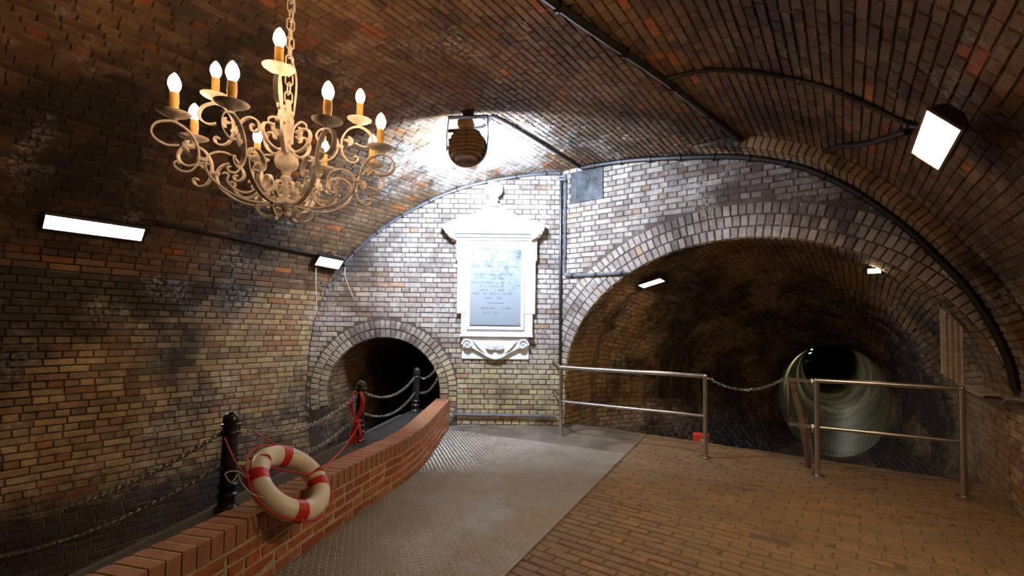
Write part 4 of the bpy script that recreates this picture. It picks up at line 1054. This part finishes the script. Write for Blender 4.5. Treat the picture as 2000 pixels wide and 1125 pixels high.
RC = np.array([BP[1][0]+.03, BP[1][1]-.06, BZ+.20])
rope('rope', [RC, (RC+lbp(-4, RB+RT))/2+np.array([0, 0, -.05]), lbp(-4, RB+RT+.012, .02), lbp(-6, RB, RT+.01), lbp(-8, RB-RT-.01, .0)], 'red rope running from the coil on the bollard to the right of the lifebuoy')
rope('rope', [lbp(118, RB+RT+.006, 0), lbp(114, RB, RT+.008), lbp(108, RB-RT-.008, .01), lbp(100, .10, .02), lbp(60, .055, .03), lbp(20, .09, .02), lbp(-6, RB-RT-.008, .02), lbp(-10, RB, RT+.008), lbp(-12, RB+RT+.006, 0)], 'red cord slung across the opening of the lifebuoy', .006)
rope('wire_tie', [lbp(152, RB+RT+.01, .01), lbp(148, RB+RT+.08, .03), lbp(152, RB+RT+.15, .03), lbp(160, RB+RT+.13, .03), lbp(156, RB+RT+.10, .06), lbp(164, RB+RT+.10, .06), lbp(176, RB+RT+.07, .05), lbp(186, RB+RT+.04, .06)], 'thin white wire tie at the left of the lifebuoy', .0025, M_WIRE, cat='wire')
coil = empty('rope_coil', (BP[1][0], BP[1][1], BZ)); tag(coil, 'hank of red rope hung on the middle bollard', 'rope')
rr = random.Random(3)
for k in range(9):
    s = -1 if k % 2 else 1; dx = rr.uniform(.045, .085)*s; yo = -.075-rr.uniform(0, .045); top = rr.uniform(.50, .56); bot = rr.uniform(-.02, .07); mx = rr.uniform(-.02, .02)
    P = [(dx*.5, yo*.6, top), (dx*1.0, yo, top-.06), (dx*.75, yo, top-.16), (mx, yo-.01, .24+rr.uniform(-.02, .02)), (dx*.55+.01, yo-.01, .14), (dx*.8, yo-.01, bot+.04), (dx*.45, yo-.01, bot), (dx*.1-.01, yo-.01, bot+.03), (mx*.5, yo-.012, .16), (mx, yo-.012, .26)]
    MB().tube(spline(P, 5), .0065, 6).build('rope_strand', M_ROPE, coil, True)
MB().tube(spline([(-.055, -.08, .235), (-.03, -.14, .24), (.03, -.14, .235), (.06, -.08, .24), (.03, -.135, .25), (-.03, -.135, .255), (-.05, -.08, .25)], 5), .008, 6).build('rope_wrap', M_ROPE, coil, True)
MB().tube(spline([(.055, 0, .54), (0, .055, .545), (-.055, 0, .54), (0, -.06, .535)], 6, True), .007, 6, closed=True).build('rope_loop', M_ROPE, coil, True)

# ------------------------------------------------------------------ stainless railings, gate, chain
def post(parent, x_, y_, h, r=.026):
    b = MB().tube([(x_, y_, .006), (x_, y_, h)], r, 14).build('post', M_STEEL, parent, True)
    MB().lathe([(.062, .001), (.062, .009), (.055, .012), (.03, .013)], 20, frame((x_, y_, .006), (1, 0, 0), (0, 1, 0), (0, 0, 1))).build('base_flange', M_STEEL, b, True)
def railing(A, B, h, lab, extra=None, za=.0):
    A, B = np.array(A), np.array(B); t = empty('railing', (*A, 0)); tag(t, lab, 'railing'); d = B-A
    post(t, 0, 0, h); post(t, d[0], d[1], h)
    MB().tube([(-.0, 0, h), (d[0], d[1], h)], .026, 14).build('top_rail', M_STEEL, t, True)
    MB().tube([(0, 0, h*.51), (d[0], d[1], h*.51)], .018, 12).build('middle_rail', M_STEEL, t, True)
    for p_, k in (((0, 0), 0), ((d[0], d[1]), 1)): MB().lathe([(.0262, -.02), (.027, 0), (.024, .015), (.012, .024), (0, .026)], 14, frame((p_[0], p_[1], h), (1, 0, 0), (0, 1, 0), (0, 0, 1))).build('corner_cap', M_STEEL, t, True)
    return t
r1 = railing((.701, 6.494), (2.305, 5.495), .965, 'stainless railing in front of the left half of the tunnel')
for z_ in (.965, .49):
    MB().tube([(0, 0, z_), (-.02, .30, z_+.015), (-.03, .585, z_+.03)], .022 if z_ > .9 else .016, 10).build('wall_return', M_STEEL, r1, True)
    MB().lathe([(.05, 0), (.05, .012), (.02, .016)], 14, frame((-.03, .595, z_+.03), (1, 0, 0), (0, 0, 1), (0, -1, 0))).build('wall_plate', M_STEEL, r1)
r2 = railing((3.213, 4.868), (4.173, 4.287), .995, 'stainless railing in front of the right half of the tunnel')
chain((2.325, 5.48, .955), (3.06, 5.18, .985), .14, 'thin steel chain closing the gap between the two railings', .036, .0035, M_GALV, None)
gt = empty('gate_bracket', (3.213, 4.868, 0)); tag(gt, 'folded brown steel gate bracket at the gap between the railings', 'gate')
dU = -AX_U; 
def gp(a, c, z_): q = dU*a+AX_W*c; return (q[0], q[1], z_)
for z_ in (.985, .505):
    MB().strip([gp(.03, .0, z_), gp(.26, .04, z_)], .035, .014, (0, 0, 1)).build('hinge_arm', M_STEEL, gt)
    MB().strip([gp(.26, .04, z_), gp(.25, .34, z_+.01)], .035, .012, (0, 0, 1)).build('fold_arm', M_RUSTY, gt)
    MB().tube([gp(.035, 0, z_-.07), gp(.035, 0, z_+.03)], .016, 8).build('hinge_pin', M_STEEL, gt, True)
MB().tube([gp(.262, .04, .97), gp(.262, .04, .50)], .006, 6).build('tie_rod', M_RUSTY, gt, True)
MB().strip([gp(.25, .20, .99), gp(.16, .24, .55), gp(.10, .26, .10), gp(.09, .30, -.12)], .055, .012, AX_U).build('stay_bar', M_RUSTY, gt)
MB().strip([gp(.14, .46, .52), gp(.07, .50, .02), gp(.05, .52, -.25)], .055, .014, AX_U).build('stay_bar', M_RUSTY, gt)

cr = empty('plastic_crate', W(1.90, .58, -.11), Matrix.Rotation(-TH+.1, 3, 'Z')); tag(cr, 'small red plastic crate behind the left railing post', 'crate')
MB().box((0, 0, .085), (.20, .15, .17), None, .012).build('shell', M_PLASTIC, cr)
MB().box((0, 0, .175), (.21, .16, .018), None, .006).build('rim', M_PLASTIC, cr)
for i in range(2):
    for j in range(2): MB().box((.02+.045*i, -.0765, .065+.045*j), (.03, .006, .03), None, .002).build('window', M_PALE, cr)

# timber boards at the right jamb
bd = empty('timber_board', W(4.44, .45, 1.0)); tag(bd, 'upright pale slatted timber board under the arch at the right jamb', 'board')
Mb = frame((0, 0, 0), AX_U, AX_W, AX_Z)
for k in range(8):
    u0, u1 = -.085+.0212*k, -.085+.0212*k+.0185; f = lambda u_: ((1.78-(u_+.08)/.16*.20)-1.0, (1.08-(u_+.08)/.16*.12)-1.0)
    MB().prism([(u0, f(u0)[1]), (u1, f(u1)[1]), (u1, f(u1)[0]), (u0, f(u0)[0])], -.012-.014*(k % 2), .012, Mb).build('slat', M_WOOD, bd)
MB().tube([Mb[:3, :3] @ np.array(q_) for q_ in ((-.08, 0, .77), (-.08, .0, .86))], .006, 6).build('hanger', M_HOUSE, bd)
sh_ = empty('timber_grating', W(4.74, .95, .865)); tag(sh_, 'pale slatted timber grating lying on the ledge at the right jamb', 'grating')
for k in range(9): MB().box((0, -.52+.125*k, .026), (.22, .075, .02), Mb, .004).build('slat', M_WOOD, sh_)
for s in (-1, 1): MB().box((s*.09, 0, .008), (.03, 1.1, .014), Mb).build('bearer', M_WOOD, sh_)
hr = empty('handrail', W(4.66, -.36, .86)); tag(hr, 'short curved steel handrail end at the right edge of the picture', 'handrail')
MB().tube([Mb[:3, :3] @ np.array(q_) for q_ in spline([(.10, -.02, -.06), (.03, .0, -.05), (-.005, -.005, .0), (.0, -.08, .06), (.0, -.25, .10), (.0, -.6, .13), (.0, -1.6, .16)], 5)], .022, 12).build('tube', M_STEEL, hr, True)
MB().lathe([(.05, 0), (.05, .01), (.024, .014)], 14, frame(Mb[:3, :3] @ np.array((.10, -.02, -.06)), AX_W, AX_Z, -AX_U)).build('wall_plate', M_HOUSE, hr)
